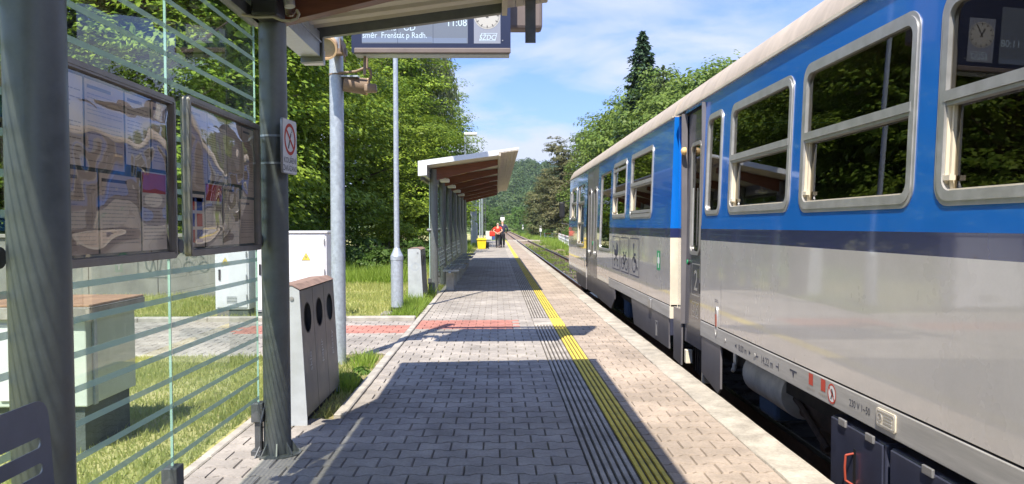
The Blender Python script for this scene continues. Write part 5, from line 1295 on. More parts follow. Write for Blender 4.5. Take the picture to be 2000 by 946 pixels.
def crown_points(lobes, n, inner=0.25):
    """clump centres over a union of ellipsoids: mostly near the surface, some inside"""
    vol = np.array([l[3] * l[4] + l[4] * l[5] + l[3] * l[5] for l in lobes]); k = rng.choice(len(lobes), n, p=vol / vol.sum())
    L = np.array(lobes)[k]
    d = unit(rng.normal(size=(n, 3)))
    rad = np.where(rng.random(n) < inner, rng.uniform(0.25, 0.8, n), rng.uniform(0.80, 1.06, n))[:, None]
    p = L[:, :3] + d * rad * L[:, 3:6]
    return p, d
def trunk_mesh(name, h, r, limbs, m, seed, lean=0.02):
    rr = random.Random(seed); b = B()
    pts = [(0, 0, -.2), (rr.uniform(-lean, lean) * h, rr.uniform(-lean, lean) * h, h * .35), (rr.uniform(-lean, lean) * h, rr.uniform(-lean, lean) * h, h * .7), (0, 0, h)]
    rs = [r * 1.25, r, r * .6, r * .12]
    for i in range(3): b.cyl(pts[i], pts[i + 1], rs[i], rs[i + 1], 10, False)
    for k in range(limbs):
        z = h * rr.uniform(.22, .8); a = rr.random() * 6.28; L = h * rr.uniform(.18, .34) * (1.1 - z / h)
        p0 = Vector((0, 0, z)); p1 = p0 + Vector((math.cos(a) * L, math.sin(a) * L, L * .55)); p2 = p1 + Vector((math.cos(a + .3) * L * .8, math.sin(a + .3) * L * .8, L * .25))
        q = r * .42 * (1 - z / h * .6)
        b.cyl(p0, p1, q, q * .6, 7, False); b.cyl(p1, p2, q * .6, q * .15, 6, False)
    return b.me(name, m, smooth=60)
LM = dict(
    chestnut=leafmat('chestnut_leaf', (0.055, 0.135, 0.016), (0.36, 0.46, 0.052), 0.34, big=.35),
    lime=leafmat('broad_leaf', (0.070, 0.140, 0.026), (0.25, 0.33, 0.065), 0.35, big=.3),
    spruce=leafmat('spruce_needle', (0.030, 0.075, 0.038), (0.095, 0.155, 0.085), 0.12, big=.4),
    brownspruce=leafmat('dry_spruce_needle', (0.060, 0.100, 0.034), (0.23, 0.20, 0.085), 0.2, big=.22),
    birch=leafmat('birch_leaf', (0.06, 0.11, 0.035), (0.15, 0.19, 0.075), 0.4, big=.5),
    willow=leafmat('willow_leaf', (0.085, 0.125, 0.055), (0.20, 0.22, 0.11), 0.4, big=.5),
    shrub=leafmat('shrub_leaf', (0.05, 0.12, 0.02), (0.15, 0.24, 0.05), 0.4, big=.8),
    grass=leafmat('grass_blade', (0.36, 0.46, 0.12), (0.74, 0.72, 0.31), 0.6, big=.9),
    lush=leafmat('lush_grass', (0.14, 0.26, 0.03), (0.34, 0.44, 0.08), 0.45, big=.5),
    hill=leafmat('hill_wood', (0.036, 0.090, 0.028), (0.14, 0.205, 0.060), 0.3, big=.07),
)
def broad_variant(seed, kind, H, Rr, n, per, leaf, flat=.45, cr=(0.5, 1.0), asp=.6, low=.08, nl=9, up=.6):
    global rng
    rng = np.random.default_rng(seed)
    rr = random.Random(seed)
    lobes = []
    for i in range(nl):
        z = H * (low + .12 + (0.80 - low) * i / (nl - 1)); k = math.sin(math.pi * min(1, max(.06, .18 + .72 * (z / H)))) ** .7
        a = rr.random() * 6.28; o = Rr * .36 * k * rr.uniform(.5, 1.2)
        lobes.append((math.cos(a) * o, math.sin(a) * o, z, Rr * .74 * k * rr.uniform(.8, 1.12), Rr * .74 * k * rr.uniform(.8, 1.12), H * .135 * rr.uniform(.85, 1.3)))
    cen, d = crown_points(lobes, n)
    c, nn, s = clumps_to_leaves(cen, rng.uniform(cr[0], cr[1], n), flat, per, leaf, d, up=up)
    # dark filling inside so the crown is not see-through
    ci, di = crown_points([(x, y, z, a * .7, b_ * .7, c_ * .75) for x, y, z, a, b_, c_ in lobes], n * 3, inner=.5)
    c = np.concatenate([c, ci]); nn = np.concatenate([nn, di + np.array([0, 0, .4])]); s = np.concatenate([s, rng.uniform(.8, 1.3, len(ci)) * leaf * 2.2])
    crown = leaf_mesh('crown', c, nn, s, LM[kind], asp)
    tr = trunk_mesh('trunk', H * .85, Rr * .055 + .06, 9, M['bark'], seed)
    return crown, tr
def conifer_variant(seed, kind, H, Rr, layers, per_b, leaf, droop=.35, low=.03, power=.85):
    global rng
    rng = np.random.default_rng(seed); rr = random.Random(seed)
    C_, N_, S_, A_ = [], [], [], []
    for i in range(layers):
        t = i / (layers - 1); z = H * (low + (1 - low) * t ** .92); R0 = Rr * (1 - t) ** power * rr.uniform(.8, 1.15) + .10
        nb = max(5, int(15 * (1 - t) + 5))
        for k in range(nb):
            a = 2 * math.pi * k / nb + rr.uniform(-.3, .3); L = R0 * rr.uniform(.6, 1.12); m_ = max(6, int(per_b * (L / Rr + .15)))
            q = rng.random(m_) ** .7
            x = math.cos(a) * L * q; y = math.sin(a) * L * q
            zz_ = z - droop * L * q + .10 * L * q ** 3 + rng.normal(size=m_) * .06 * (1 + L * .3)
            w = rng.normal(size=m_) * .16 * L * (.4 + q)
            x = x - math.sin(a) * w; y = y + math.cos(a) * w
            C_.append(np.stack([x, y, zz_], 1)); S_.append(rng.uniform(.7, 1.3, m_) * leaf)
            N_.append(np.tile([math.cos(a) * .35, math.sin(a) * .35, 1.0], (m_, 1)) + rng.normal(size=(m_, 3)) * .35)
            A_.append(np.tile([math.cos(a), math.sin(a), -droop], (m_, 1)) + rng.normal(size=(m_, 3)) * .35)
    crown = leaf_mesh('crown', np.concatenate(C_), np.concatenate(N_), np.concatenate(S_), LM[kind], .38, np.concatenate(A_))
    return crown, trunk_mesh('trunk', H * .97, Rr * .05 + .06, 0, M['bark'], seed)
def tree(name, label, variant, x, y, z, rot, s, group, cat='tree', sz=None):
    t = thing(name, label, cat, (x, y, z), group); t.rotation_euler = (0, 0, rot); t.scale = (s, s, sz or s)
    link('crown', variant[0], t); link('trunk', variant[1], t)
    return t

CH = [broad_variant(21 + i, 'chestnut', 14, 5.6, 640, 115, .178, flat=.26, cr=(.65, 1.35), asp=.58, low=.0, nl=10, up=1.1) for i in range(3)]
rows = [  # x, y, scale, which, label
    (-9.2, 21.5, .95, 0, 'large dark chestnut tree behind the thick display mast'),
    (-12.6, 19.5, .98, 1, 'chestnut tree seen through the glass above the second notice board'),
    (-17.0, 21.5, 1.05, 2, 'chestnut tree seen through the glass above the first notice board'),
    (-23.5, 22.5, 1.05, 0, 'chestnut tree at the far left edge behind the front post'),
    (-8.6, 31.0, 1.0, 2, 'chestnut tree just left of the slim lamp post'),
    (-7.7, 39.5, (.95, .68), 1, 'full chestnut tree right of the slim lamp post, over the far shelter'),
    (-6.2, 50.0, (1.0, .86), 0, 'chestnut tree whose crown edge meets the sky above the far shelter'),
    (-6.4, 62.0, 1.0, 2, 'furthest chestnut tree of the left row, behind the far shelter'),
    (-15.0, 33.0, 1.15, 1, 'chestnut tree in the second row behind the mast'),
    (-14.0, 45.0, 1.2, 2, 'chestnut tree in the second row behind the slim lamp post'),
    (-21.0, 31.0, 1.15, 1, 'chestnut tree in the second row seen through the shelter glass'),
    (-30.0, 27.0, 1.15, 2, 'chestnut tree at the back left, seen past the front post'),
    (-37.0, 30.0, 1.15, 0, 'leftmost chestnut tree of the back row'),
]
for i, (x, y, s, k, lb) in enumerate(rows):
    tree('chestnut_tree', lb, CH[k], x, y, -.05, i * 2.1 + .4, s if not isinstance(s, tuple) else s[0], 'chestnut trees left of the platform', sz=s[1] if isinstance(s, tuple) else None)
# weeping willow crown behind
def willow():
    global rng
    rng = np.random.default_rng(77); n = 900
    a = rng.random(n) * 6.28; r = 4.4 * np.sqrt(rng.random(n)); z0 = 15.5 - r ** 2 * .22 + rng.normal(size=n) * .6
    C_, A_ = [], []
    for i in range(n):
        L = rng.uniform(1.5, 5.0); m_ = int(L * 9); q = rng.random(m_)
        x = math.cos(a[i]) * (r[i] + q * .5); y = math.sin(a[i]) * (r[i] + q * .5)
        C_.append(np.stack([x + rng.normal(size=m_) * .06, y + rng.normal(size=m_) * .06, z0[i] - q * L], 1))
    c = np.concatenate(C_)
    return leaf_mesh('crown', c, np.stack([rng.normal(size=len(c)), rng.normal(size=len(c)), rng.random(len(c)) * .5], 1), rng.uniform(.22, .4, len(c)), LM['willow'], .25, np.tile([0, 0, -1.0], (len(c), 1))), trunk_mesh('trunk', 13, .3, 8, M['bark'], 4)
tree('willow_tree', 'pale weeping willow rising behind the chestnuts below the display', willow(), -7.4, 53.5, -.05, 0, 1.05, None)

# ---- right side of the track
BR = [broad_variant(41 + i, 'lime', 11, 4.3, 520, 42, .24, flat=.5, cr=(.45, .95), asp=.6, low=.02, nl=9) for i in range(2)]
right = [
    (11.0, 75, 1.20, 0, 'broadleaf tree rising beside the front end of the far coach'), (11.2, 64, 1.22, 1, 'broadleaf tree directly above the far coach roof'),
    (11.6, 54, 1.12, 0, 'broadleaf tree in front of the tall narrow spruce'), (11.8, 46, 1.0, 1, 'broadleaf tree right of the spruce, nearest above the coach joint'),
    (11.5, 86, 1.18, 1, 'broadleaf tree behind the white railing'), (18.5, 62, 1.35, 0, 'broadleaf tree in the second row behind the far coach'),
    (14.6, 38, .85, 0, 'broadleaf tree hidden low behind the coach windows'), (11.0, 98, .62, 1, 'small broadleaf tree at the end of the white railing'),
]
for i, (x, y, s, k, lb) in enumerate(right):
    tree('broadleaf_tree', lb, BR[k], x, y, -.85, i * 1.7, s, 'broadleaf trees right of the track')
tree('spruce_tree', 'tall narrow blue green spruce towering over the far coach', conifer_variant(61, 'spruce', 15.6, 2.5, 40, 95, .42, droop=-.25, power=.62), 10.3, 57, -.85, 0, 1.0, None)
tree('birch_tree', 'feathery pale larch like tree right of the tall spruce', conifer_variant(62, 'birch', 12.0, 3.3, 28, 60, .26, droop=.05, power=.7), 10.4, 50.5, -.85, 0, 1.0, None)
BS = [broad_variant(71 + i, 'brownspruce', 14.2, 3.7, 420, 60, .30, flat=.32, cr=(.5, 1.1), asp=.35, low=.0, nl=11, up=.5) for i in range(2)]
for x, y, s, k, lb in ((9.3, 116, .99, 0, 'brownish old spruce beside the level crossing'), (12.4, 108, 1.0, 1, 'brownish spruce behind the white railing'), (7.6, 134, .80, 1, 'smaller brownish spruce left of the old spruce, nearer the track')):
    tree('old_spruce_tree', lb, BS[k], x, y, -.85, x, s, 'brownish spruces by the crossing')
# bushes along the line
BU = [broad_variant(91 + i, 'shrub', 3.2, 2.0, 150, 36, .16, flat=.7, cr=(.25, .5), low=.0, nl=6) for i in range(2)]
bushes = [(7.4, 150, 1.3, 'green bush by the track beyond the left marker post'), (6.9, 175, 1.6, 'bush beyond the crossing on the right of the rails'), (7.8, 205, 2.0, 'bush on the right of the track further off'), (7.0, 240, 2.4, 'furthest bush right of the rails'), (-2.2, 150, 1.5, 'round bush at the far end of the platform'), (-2.8, 118, 1.0, 'low round bush left of the walkers'), (-4.0, 190, 2.2, 'large bush beyond the platform end'), (-0.6, 270, 2.6, 'bush on the left of the line far ahead'), (9.6, 101, .7, 'low bush under the spruces behind the railing'), (8.3, 127, .8, 'low bush behind the marker post at the crossing'), (10.8, 92, .8, 'low bush behind the white railing bars')]
for i, (x, y, s, lb) in enumerate(bushes):
    tree('bush', lb, BU[i % 2], x, y, -.9, i * 1.3, s, 'bushes along the line', 'bush')
HB = broad_variant(99, 'shrub', 1.1, 1.1, 120, 30, .11, flat=.7, cr=(.15, .32), low=.0, nl=5)
for i, (x, y, s, lb) in enumerate([(-3.0, 21.5, .7, 'low leafy weeds just left of the far shelter post'), (-3.9, 24.0, .9, 'bright leafy shrub behind the far shelter glass'), (-5.2, 23.5, .55, 'low weeds under the trees between the lamp post and mast'), (-2.7, 26.5, .8, 'leafy shrub behind the far shelter benches')]):
    tree('shrub', lb, HB, x, y, -.05, i * 1.1, s, 'low shrubs under the trees', 'shrub')

# ---- wooded hill and far wood
def hill_h(x, y):
    # main hill right of the vanishing point direction
    g1 = 31 * np.exp(-((x - 26) / 46) ** 2 - ((y - 640) / 170) ** 2)
    g2 = 22 * np.exp(-((x + 75) / 90) ** 2 - ((y - 700) / 170) ** 2)
    g3 = 20 * np.exp(-((x - 130) / 90) ** 2 - ((y - 700) / 180) ** 2)
    return g1 + g2 + g3 - 1.3
hb = B(); nx_, ny_ = 60, 50
xs_ = np.linspace(-420, 420, nx_); ys_ = np.linspace(330, 1200, ny_)
hb.add([(x, y, float(hill_h(x, y))) for y in ys_ for x in xs_], [(j * nx_ + i, j * nx_ + i + 1, (j + 1) * nx_ + i + 1, (j + 1) * nx_ + i) for j in range(ny_ - 1) for i in range(nx_ - 1)])
setp(hb.obj('hill', M['field'], smooth=180), kind='structure')
def wood(name, pts, hs, rs, per, leaf, m):
    global rng
    n = len(pts)
    d = unit(rng.normal(size=(n * per, 3))); d[:, 2] = np.abs(d[:, 2]) * 1.0 - .15
    rep = np.repeat(pts, per, 0); hr = np.repeat(hs, per); r_ = np.repeat(rs, per)
    # every crown is a cluster of sub lobes
    sub = unit(rng.normal(size=(n * 7, 3))) ; sub[:, 2] = np.abs(sub[:, 2])
    pick = np.repeat(np.arange(n), per) * 7 + rng.integers(0, 7, n * per)
    so = sub[pick]
    c = rep + np.stack([(so[:, 0] * .55 + d[:, 0] * .55) * r_, (so[:, 1] * .55 + d[:, 1] * .55) * r_, hr * .45 + (so[:, 2] * .5 + d[:, 2] * .38) * hr * .62], 1)
    me = leaf_mesh(name, c, d + so * .5 + np.array([0, 0, .35]) + rng.normal(size=d.shape) * .35, rng.uniform(.6, 1.3, n * per) * leaf, m, .7)
    return setp(link(name, me), kind='stuff')
rng = np.random.default_rng(8)
n = 1150
px_ = rng.uniform(-60, 110, n); py_ = rng.uniform(400, 700, n)
pz_ = hill_h(px_, py_)
keep = (np.abs(px_ / py_) < .2)
pts = np.stack([px_, py_, pz_], 1)[keep]
wood('hill_wood', pts, rng.uniform(9, 17, len(pts)), rng.uniform(3.2, 6.2, len(pts)), 230, 1.2, LM['hill'])
LM['mid'] = leafmat('mid_wood', (0.045, 0.10, 0.028), (0.12, 0.175, 0.055), 0.3, big=.08)
n = 150
py_ = rng.uniform(190, 390, n); px_ = np.where(rng.random(n) < .5, -rng.uniform(4, 40, n), rng.uniform(9, 50, n))
pts = np.stack([px_, py_, np.full(n, -1.2)], 1)
wood('trackside_wood', pts, rng.uniform(5, 10, n) , rng.uniform(2.2, 4.2, n), 320, .62, LM['mid'])

# ---- grass
def blades(name, regions, m, parent=None):
    """regions: (x0, x1, y0, y1, z, count, height, power)"""
    global rng
    V = []
    for x0, x1, y0, y1, z, cnt, h, pw in regions:
        x = rng.uniform(x0, x1, cnt); y = y0 + (y1 - y0) * rng.random(cnt) ** pw
        pn = np.array([mnoise.noise(Vector((float(a) * .9, float(b_) * .9, 3.0))) for a, b_ in zip(x[::1], y[::1])])
        hh = h * rng.uniform(.45, 1.25, cnt) * np.clip(1 + pn * .9, .35, 2)
        a = rng.random(cnt) * 6.28; w = .004 + .004 * rng.random(cnt) + .00025 * y; ln = rng.uniform(.1, .8, cnt) * hh; b2 = rng.random(cnt) * 6.28
        p0 = np.stack([x - np.cos(a) * w, y - np.sin(a) * w, np.full(cnt, z)], 1); p1 = np.stack([x + np.cos(a) * w, y + np.sin(a) * w, np.full(cnt, z)], 1)
        p2 = np.stack([x + np.cos(b2) * ln, y + np.sin(b2) * ln, z + hh], 1)
        V.append(np.stack([p0, p1, p2], 1))
    v = np.concatenate(V); n = len(v)
    me = bpy.data.meshes.new(name)
    me.vertices.add(n * 3); me.loops.add(n * 3); me.polygons.add(n)
    me.vertices.foreach_set('co', v.reshape(-1).astype(np.float32)); me.loops.foreach_set('vertex_index', np.arange(n * 3, dtype=np.int32))
    me.polygons.foreach_set('loop_start', np.arange(0, n * 3, 3, dtype=np.int32)); me.polygons.foreach_set('loop_total', np.full(n, 3, dtype=np.int32))
    me.materials.append(m); me.update()
    o = link(name, me); setp(o, kind='stuff'); return o
rng = np.random.default_rng(3)
Z = -.04
blades('mown_grass', [(-6.5, -1.80, 2.0, 8.6, Z, 75000, .055, 1.0), (-12, -6.5, 4.0, 8.6, Z, 12000, .08, 1.0), (-1.78, -1.19, 5.75, 8.6, Z, 2400, .07, 1.0), (-14, -1.19, 11.95, 20, Z, 60000, .10, 1.2), (-14, -1.22, 20, 30, Z, 25000, .14, 1.0), (-6, -1.22, 30, 74, Z, 20000, .16, 1.0), (-1.30, -1.15, 33, 60, Z, 3000, .10, 1.0)], LM['grass'])
blades('lush_grass', [(-1.42, -1.22, 7.75, 8.35, Z, 230, .15, 1.0), (-1.42, -1.20, 6.6, 7.0, Z, 330, .15, 1.0), (-1.60, -1.2, 12.0, 14.3, Z, 2600, .16, 1.0), (-14, -2.0, 19.0, 23.5, Z, 42000, .34, 1.0), (-1.7, -1.2, 13, 16, Z, 900, .2, 1), (-3, -1.4, 33, 60, Z, 6000, .3, 1.0)], LM['lush'])
blades('track_weeds', [(2.95, 4.25, 25, 95, -.86, 1200, .14, 1.3), (4.5, 8.5, 25, 110, -.86, 3000, .18, 1.3), (5.2, 9, 112, 300, -.86, 16000, .6, 1.2), (6, 14, 60, 120, -.86, 20000, .4, 1)], LM['lush'])
# dandelion like rosettes beside the mast
for x, y, s, lb in ((-1.30, 7.05, 1.0, 'leafy weed rosette at the platform edge near the recycling cabinet'), (-1.26, 7.55, .7, 'smaller leafy weed beside the thick mast')):
    n = 26; a = np.linspace(0, 6.28, n) + rng.random(n) * .3; r = rng.uniform(.04, .10, n) * s
    c = np.stack([x + np.cos(a) * r, y + np.sin(a) * r, .0 + rng.uniform(.02, .09, n) * s], 1)
    me = leaf_mesh('weed', c - np.array([x, y, 0]), np.stack([np.cos(a) * .5, np.sin(a) * .5, np.ones(n)], 1), rng.uniform(.12, .18, n) * s, LM['shrub'], .4, np.stack([np.cos(a), np.sin(a), np.full(n, .2)], 1))
    setp(link('weed', me, None, (x, y, -.03)), lb, 'weed', 'weeds at the platform edge')
# clumps of weeds between the rails and beside them
wr = random.Random(12)
def weed_patch(n, x0, x1, y0, y1, r, h):
    return [(x - r, x + r, y - r * 2, y + r * 2, -.86, int(60 * wr.uniform(.5, 1.5)), h * wr.uniform(.6, 1.3), 1.0) for x, y in ((wr.uniform(x0, x1), wr.uniform(y0, y1)) for _ in range(n))]
blades('track_weeds', weed_patch(42, 3.05, 4.15, 25, 85, .28, .16) + weed_patch(45, 4.7, 7.5, 25, 100, .35, .26), LM['lush'])

# ================================================================== SMALL THINGS ALONG THE LINE
t = thing('grit_bin', 'yellow grit bin with lid standing on the far platform edge', 'bin', (-.86, 46.9, 0))
b = B(); b.add([(-1.08, 46.72, .03), (-.64, 46.72, .03), (-.64, 47.12, .03), (-1.08, 47.12, .03), (-1.12, 46.66, .52), (-.60, 46.66, .52), (-.60, 47.18, .52), (-1.12, 47.18, .52)], [(0, 3, 2, 1), (0, 1, 5, 4), (1, 2, 6, 5), (2, 3, 7, 6), (3, 0, 4, 7)]); b.obj('tub', M['yellowbin'], t)
b = B(); b.rbox(-1.15, 46.62, .525, -.57, 47.22, .60, .02); b.rbox(-1.08, 46.7, .60, -.64, 47.14, .65, .02); b.obj('lid', M['yellowbin'], t)
for x in (-1.0, -.72):
    b = B(); b.box(x - .03, 46.75, 0, x + .03, 47.1, .03); b.obj('foot', M['blackpl'], t)
t = thing('trolley_bag', 'small black round topped bag standing right of the yellow bin', 'bag', (-.55, 47.4, 0))
b = B(); b.rbox(-.66, 47.3, .05, -.44, 47.5, .42, .08, seg=3); b.obj('body', M['blackpl'], t, smooth=50)
for x in (-.62, -.48):
    b = B(); b.cyl((x - .02, 47.45, .06), (x + .02, 47.45, .06), .06, n=14); b.obj('wheel', M['black'], t)
b = B(); b.tube([(-.60, 47.48, .40), (-.60, 47.5, .50), (-.50, 47.5, .50), (-.50, 47.48, .40)], .012, 6); b.obj('handle', M['black'], t)

# ---- people: one skinned body each, clothes and hair over it
def skin_mesh(name, verts, edges, radii, m, levels=2):
    me = bpy.data.meshes.new(name); me.from_pydata(verts, edges, [])
    o = bpy.data.objects.new(name, me); C.objects.link(o)
    o.modifiers.new('skin', 'SKIN'); sv = me.skin_vertices[0].data
    for q, r in zip(sv, radii):
        q.radius = (r, r) if not isinstance(r, tuple) else r; q.use_root = False
    sv[0].use_root = True
    s = o.modifiers.new('sub', 'SUBSURF'); s.levels = levels; s.render_levels = levels
    m2 = bpy.data.meshes.new_from_object(o.evaluated_get(bpy.context.evaluated_depsgraph_get()))
    bpy.data.objects.remove(o); bpy.data.meshes.remove(me)
    m2.materials.clear(); m2.materials.append(m)
    m2.polygons.foreach_set('use_smooth', [True] * len(m2.polygons)); m2.name = name
    return m2
def person(label, x, y, H, armL, armR, step, hip_w=.085, sh_w=.185):
    """armL / armR: (elbow, wrist) in body metres for H = 1.7; +y is the way they walk"""
    t = thing('person', label, 'person', (x, y, 0), 'walkers on the platform'); k = H / 1.7
    V, E, R = [], [], []
    def add(p, r, par=None):
        V.append(Vector(p) * k); R.append((r[0] * k, r[1] * k) if isinstance(r, tuple) else r * k)
        if par is not None: E.append((par, len(V) - 1))
        return len(V) - 1
    pel = add((0, 0, .93), (.15, .11)); wa = add((0, 0, 1.06), (.135, .10), pel); ch = add((0, -.01, 1.26), (.165, .115), wa); nb = add((0, 0, 1.42), (.075, .07), ch); nk = add((0, .015, 1.48), .052, nb)
    h1 = add((0, .03, 1.555), (.068, .078), nk); h2 = add((0, .03, 1.64), (.072, .085), h1); add((0, .02, 1.695), (.04, .05), h2)
    nose = add((0, .115, 1.57), .014, h1)
    for s in (-1, 1): add((s * .085, .02, 1.575), .016, h1)
    hands = []
    for s, (el, wr) in ((-1, armL), (1, armR)):
        sh = add((s * sh_w, -.005, 1.385), .062, ch); e = add(el, .043, sh); w = add(wr, .029, e)
        d = (Vector(wr) - Vector(el)).normalized(); p = add(Vector(wr) + d * .06, (.036, .022), w)
        side = d.cross(Vector((0, 0, 1))).normalized() if abs(d.z) < .95 else Vector((0, 1, 0))
        for f in range(4):
            o = side * (.024 * (f - 1.5)); L = (.070, .080, .075, .058)[f]
            q = add(Vector(wr) + d * .085 + o, .0095, p); q2 = add(Vector(wr) + d * (.085 + L * .55) + o * 1.05 + Vector((0, 0, -.006)), .0085, q); add(Vector(wr) + d * (.085 + L * .9) + o * 1.05 + Vector((0, .014, -.016)), .0075, q2)
        th = add(Vector(wr) + d * .04 - side * .040, .011, p); add(Vector(wr) + d * .075 - side * .062, .0095, th)
        hands.append(Vector(wr) * k)
    for s, dy in ((-1, step), (1, -step)):
        hp = add((s * hip_w, 0, .86), .092, pel); kn = add((s * (hip_w + .005), dy * .45 + .02, .48), .062, hp); an = add((s * hip_w, dy, .085), .042, kn); add((s * (hip_w + .01), dy + .14, .035), (.042, .03), an)
    link('body', skin_mesh('body', V, E, R, M['skin']), t)
    return t, k, hands
def cloth(t, name, k, chain, m):
    V, E, R = [], [], []
    for par, p, r in chain:
        V.append(Vector(p) * k); R.append((r[0] * k, r[1] * k) if isinstance(r, tuple) else r * k)
        if par is not None: E.append((par, len(V) - 1))
    link(name, skin_mesh(name, V, E, R, m), t)
def trousers(t, k, step, m, hip_w=.085):
    c = [(None, (0, 0, .97), (.165, .125)), (0, (0, 0, .90), (.165, .125))]
    for s, dy in ((-1, step), (1, -step)):
        n = len(c); c += [(1, (s * hip_w, 0, .80), .108), (n, (s * (hip_w + .005), dy * .45 + .02, .48), .080), (n + 1, (s * hip_w, dy - .005, .10), .066)]
    cloth(t, 'trousers', k, c, m)
    for s, dy in ((-1, step), (1, -step)):
        b = B(); b.rbox((s * hip_w - .05) * k, (dy - .08) * k, 0, (s * hip_w + .05) * k, (dy + .19) * k, .085 * k, .03, seg=2); b.v = [(x + t.location.x, y + t.location.y, z + t.location.z) for x, y, z in b.v]; b.obj('shoe', M['blackpl'], t, smooth=50)
def stick(label, p, q):
    t = thing('walking_stick', label, 'walking stick', q, 'walking sticks')
    b = B(); b.tube([p, q], .011, 8); b.obj('shaft', M['galv'], t, smooth=40)
    p = Vector(p); b = B(); b.tube([p, p + Vector((0, -.0, .05)), p + Vector((0, .09, .06))], .016, 8); b.obj('handle', M['blackpl'], t, smooth=40)
# woman: hands clasped behind her back
aL, aR = ((-.30, -.10, 1.13), (-.05, -.20, 1.00)), ((.31, -.12, 1.15), (.07, -.21, 1.03))
wx, wy = .08, 50.0
t, k, hd = person('grey haired person in red top walking away with hands clasped behind the back', wx, wy, 1.53, aL, aR, .16)
trousers(t, k, .16, M['darkcloth'])
cloth(t, 'red_top', k, [(None, (0, 0, .90), (.172, .13)), (0, (0, 0, 1.08), (.160, .122)), (1, (0, -.01, 1.27), (.190, .135)), (2, (0, 0, 1.40), (.115, .09)), (2, (-.20, -.01, 1.375), .074), (4, (-.26, -.06, 1.25), .064), (2, (.20, -.01, 1.375), .074), (6, (.265, -.07, 1.26), .064)], M['redcloth'])
cloth(t, 'hair', k, [(None, (0, .005, 1.57), (.082, .085)), (0, (0, .015, 1.65), (.084, .095)), (1, (0, .02, 1.70), (.05, .06))], M['hairgrey'])
# man: dark jacket, white cap
aL, aR = ((-.27, -.02, 1.13), (-.24, .14, .95)), ((.33, -.03, 1.14), (.28, .16, .98))
mx, my = .37, 50.5
t, k, hd2 = person('white capped person in dark navy jacket walking away with a walking stick', mx, my, 1.68, aL, aR, -.14)
trousers(t, k, -.14, M['darkcloth'])
cloth(t, 'jacket', k, [(None, (0, 0, .86), (.190, .145)), (0, (0, 0, 1.06), (.178, .135)), (1, (0, -.01, 1.28), (.205, .15)), (2, (0, 0, 1.42), (.11, .09)), (2, (-.205, -.005, 1.385), .082), (4, (-.275, -.02, 1.13), .062), (5, (-.245, .12, .965), .05), (2, (.205, -.005, 1.385), .082), (7, (.335, -.03, 1.14), .062), (8, (.285, .14, .99), .05)], M['navycloth'])
cloth(t, 'cap', k, [(None, (0, .02, 1.61), (.088, .10)), (0, (0, .02, 1.68), (.080, .09)), (1, (0, .02, 1.715), (.04, .05))], M['hairwhite'])
stick('thin walking stick held in the right hand of the dark jacketed walker', (mx + .28 * .99, my + .24, .95), (mx + .30, my + .30, 0))
stick('thin walking stick standing at the left of the red topped walker', (wx - .30, wy + .10, .86), (wx - .33, wy + .12, 0))
t = thing('shoulder_bag', 'red shoulder bag carried at the left side of the red topped walker', 'bag', (wx - .36, wy, .78))
b = B(); b.rbox(wx - .52, wy - .12, .70, wx - .17, wy + .06, 1.02, .05, seg=3); b.obj('pouch', M['redcloth'], t, smooth=50)
b = B(); b.tube([(wx - .46, wy - .03, 1.0), (wx - .26, wy - .03, 1.22), (wx - .12, wy - .02, 1.27), (wx - .22, wy - .03, 1.0)], .016, 6); b.obj('strap', M['redcloth'], t, smooth=50)

# ---- signs and railing by the foot crossing
def post_sign(name, label, x, y, zg, h, w, hh, group, zb=None):
    t = thing(name, label, 'sign', (x, y, zg), group)
    b = B(); b.cyl((x, y, zg), (x, y, zg + h), .035, n=10); b.obj('post', M['galv'], t, smooth=40)
    zb = zb or zg + h - hh
    b = B(); b.rbox(x - w / 2, y - .06, zb, x + w / 2, y - .037, zb + hh, .005); p = b.obj('board', M['white'], t)
    b = B(); b.rect(fr_front(x, zb, y - .0615), -w * .25, hh * .2, w * .25, hh * .26); b.rect(fr_front(x, zb, y - .0615), -w * .25, hh * .55, w * .25, hh * .61); b.obj('dark_stripe', M['ink_grey'], p)
    return t
post_sign('marker_post', 'white marker board on a post right beside the foot crossing', 6.65, 122, -.85, 2.25, .34, .95, 'white marker boards by the track')
post_sign('marker_post', 'white marker board on a post left of the spruces, further along the track', 5.75, 176, -.85, 2.4, .40, 1.0, 'white marker boards by the track')
t = thing('platform_sign', 'white rectangular board on a post above the head of the dark jacketed walker', 'sign', (.62, 84, 0))
b = B(); b.cyl((.62, 84, 0), (.62, 84, 2.5), .04, n=10); b.obj('post', M['steel_dark'], t)
b = B(); b.rbox(.40, 83.92, 1.92, .84, 83.95, 2.24, .005); b.obj('board', M['white'], t); b = B(); b.box(.36, 83.90, 2.36, .88, 83.97, 2.42); b.obj('cross_bar', M['steel_dark'], t)
t = thing('signal_post', 'slim grey post behind the white railing', 'post', (8.1, 118, -.85)); b = B(); b.cyl((8.1, 118, -.85), (8.1, 118, 1.75), .06, n=10); b.obj('shaft', M['galv'], t); b = B(); b.rbox(8.02, 117.9, 1.72, 8.18, 118.1, 1.95, .02); b.obj('top_box', M['alu'], t)
t = thing('container', 'small grey and blue equipment box behind the red topped walker', 'box', (-.75, 78, 0))
b = B(); b.rbox(-1.05, 77.8, 0, -.45, 78.2, .85, .02); b.obj('box_body', M['cabgrey'], t); b = B(); b.rbox(-.44, 77.9, 0, -.15, 78.15, .55, .02); b.obj('blue_part', M['inkblue'], t)
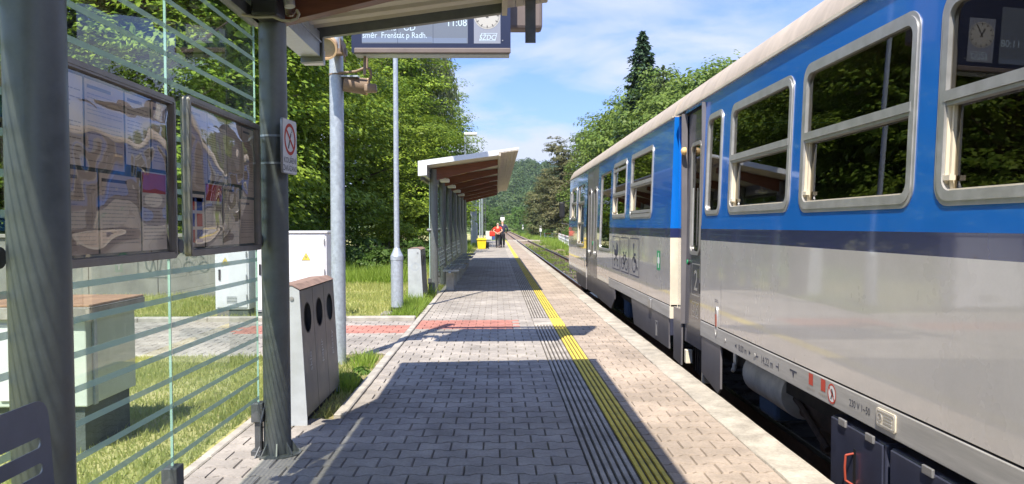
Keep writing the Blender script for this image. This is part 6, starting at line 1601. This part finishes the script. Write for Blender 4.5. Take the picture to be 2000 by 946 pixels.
def railing(label, p, q, n, h, cross):
    t = thing('railing', label, 'railing', (p[0], p[1], -.85), 'white railings at the crossing')
    p = Vector(p); q = Vector(q)
    for i in range(n + 1):
        a = p.lerp(q, i / n); b = B(); b.cyl((a.x, a.y, -.9), (a.x, a.y, -.85 + h), .07 if i in (0, n) else .05, n=8); b.obj('railing_post', M['white'], t)
    for z in cross:
        for i in range(n):
            a = p.lerp(q, (i + .01) / n); c = p.lerp(q, (i + .99) / n); b = B(); b.cyl((a.x, a.y, -.85 + z), (c.x, c.y, -.85 + z), .045, n=8); b.obj('rail_bar', M['inkred'] if (z == max(cross) and i % 3 == 0) else M['white'], t)
railing('white railing panel standing across behind the foot crossing', (6.95, 116.5, 0), (9.0, 115.5, 0), 2, 1.15, (.2, .65, 1.05))
railing('long white railing running back towards the far coach', (8.5, 110, 0), (6.6, 66, 0), 14, 1.15, (.2, .65, 1.05))
t = thing('bicycle', 'dark bicycle leaning on the long white railing', 'bicycle', (7.7, 88, -.85))
for dy in (-.52, .52):
    b = B(); fw = Fr((8.0, 88 + dy, -.5), (0, 1, 0), (0, 0, 1)); b.ring(fw, circ(0, 0, .34), circ(0, 0, .30), .02, .04)
    for k_ in range(8): b.stroke(fw, [(0, 0), (.31 * math.cos(k_ * .785), .31 * math.sin(k_ * .785))], .008, .0)
    b.obj('wheel', M['blackpl'], t)
b = B(); b.tube([(8, 87.48, -.5), (8, 87.75, .02), (8, 88.35, .02), (8, 87.95, -.5), (8, 87.48, -.5)], .02, 6); b.tube([(8, 87.95, -.5), (8, 87.72, .12)], .02, 6); b.tube([(8, 88.52, -.5), (8, 88.33, .18), (8.0, 88.42, .22)], .02, 6); b.obj('cycle_frame', M['blackpl'], t)
b = B(); b.rbox(7.93, 87.6, .12, 8.07, 87.85, .17, .02); b.obj('saddle', M['black'], t)

# ------------------------------------------------------------------ the air over the valley
hm = bpy.data.materials.new('valley_haze'); hm.use_nodes = True
hn, hl = nt(hm); hn.clear()
ho = hn.new('ShaderNodeOutputMaterial'); hv = hn.new('ShaderNodeVolumePrincipled')
hv.inputs['Color'].default_value = (0.80, 0.90, 1.0, 1); hv.inputs['Density'].default_value = 0.00016; hv.inputs['Anisotropy'].default_value = 0.2
hl.new(hv.outputs[0], ho.inputs['Volume'])
b = B(); b.box(-1250, -450, -2.2, 1250, 1850, 75)
setp(b.obj('haze', hm), kind='stuff')
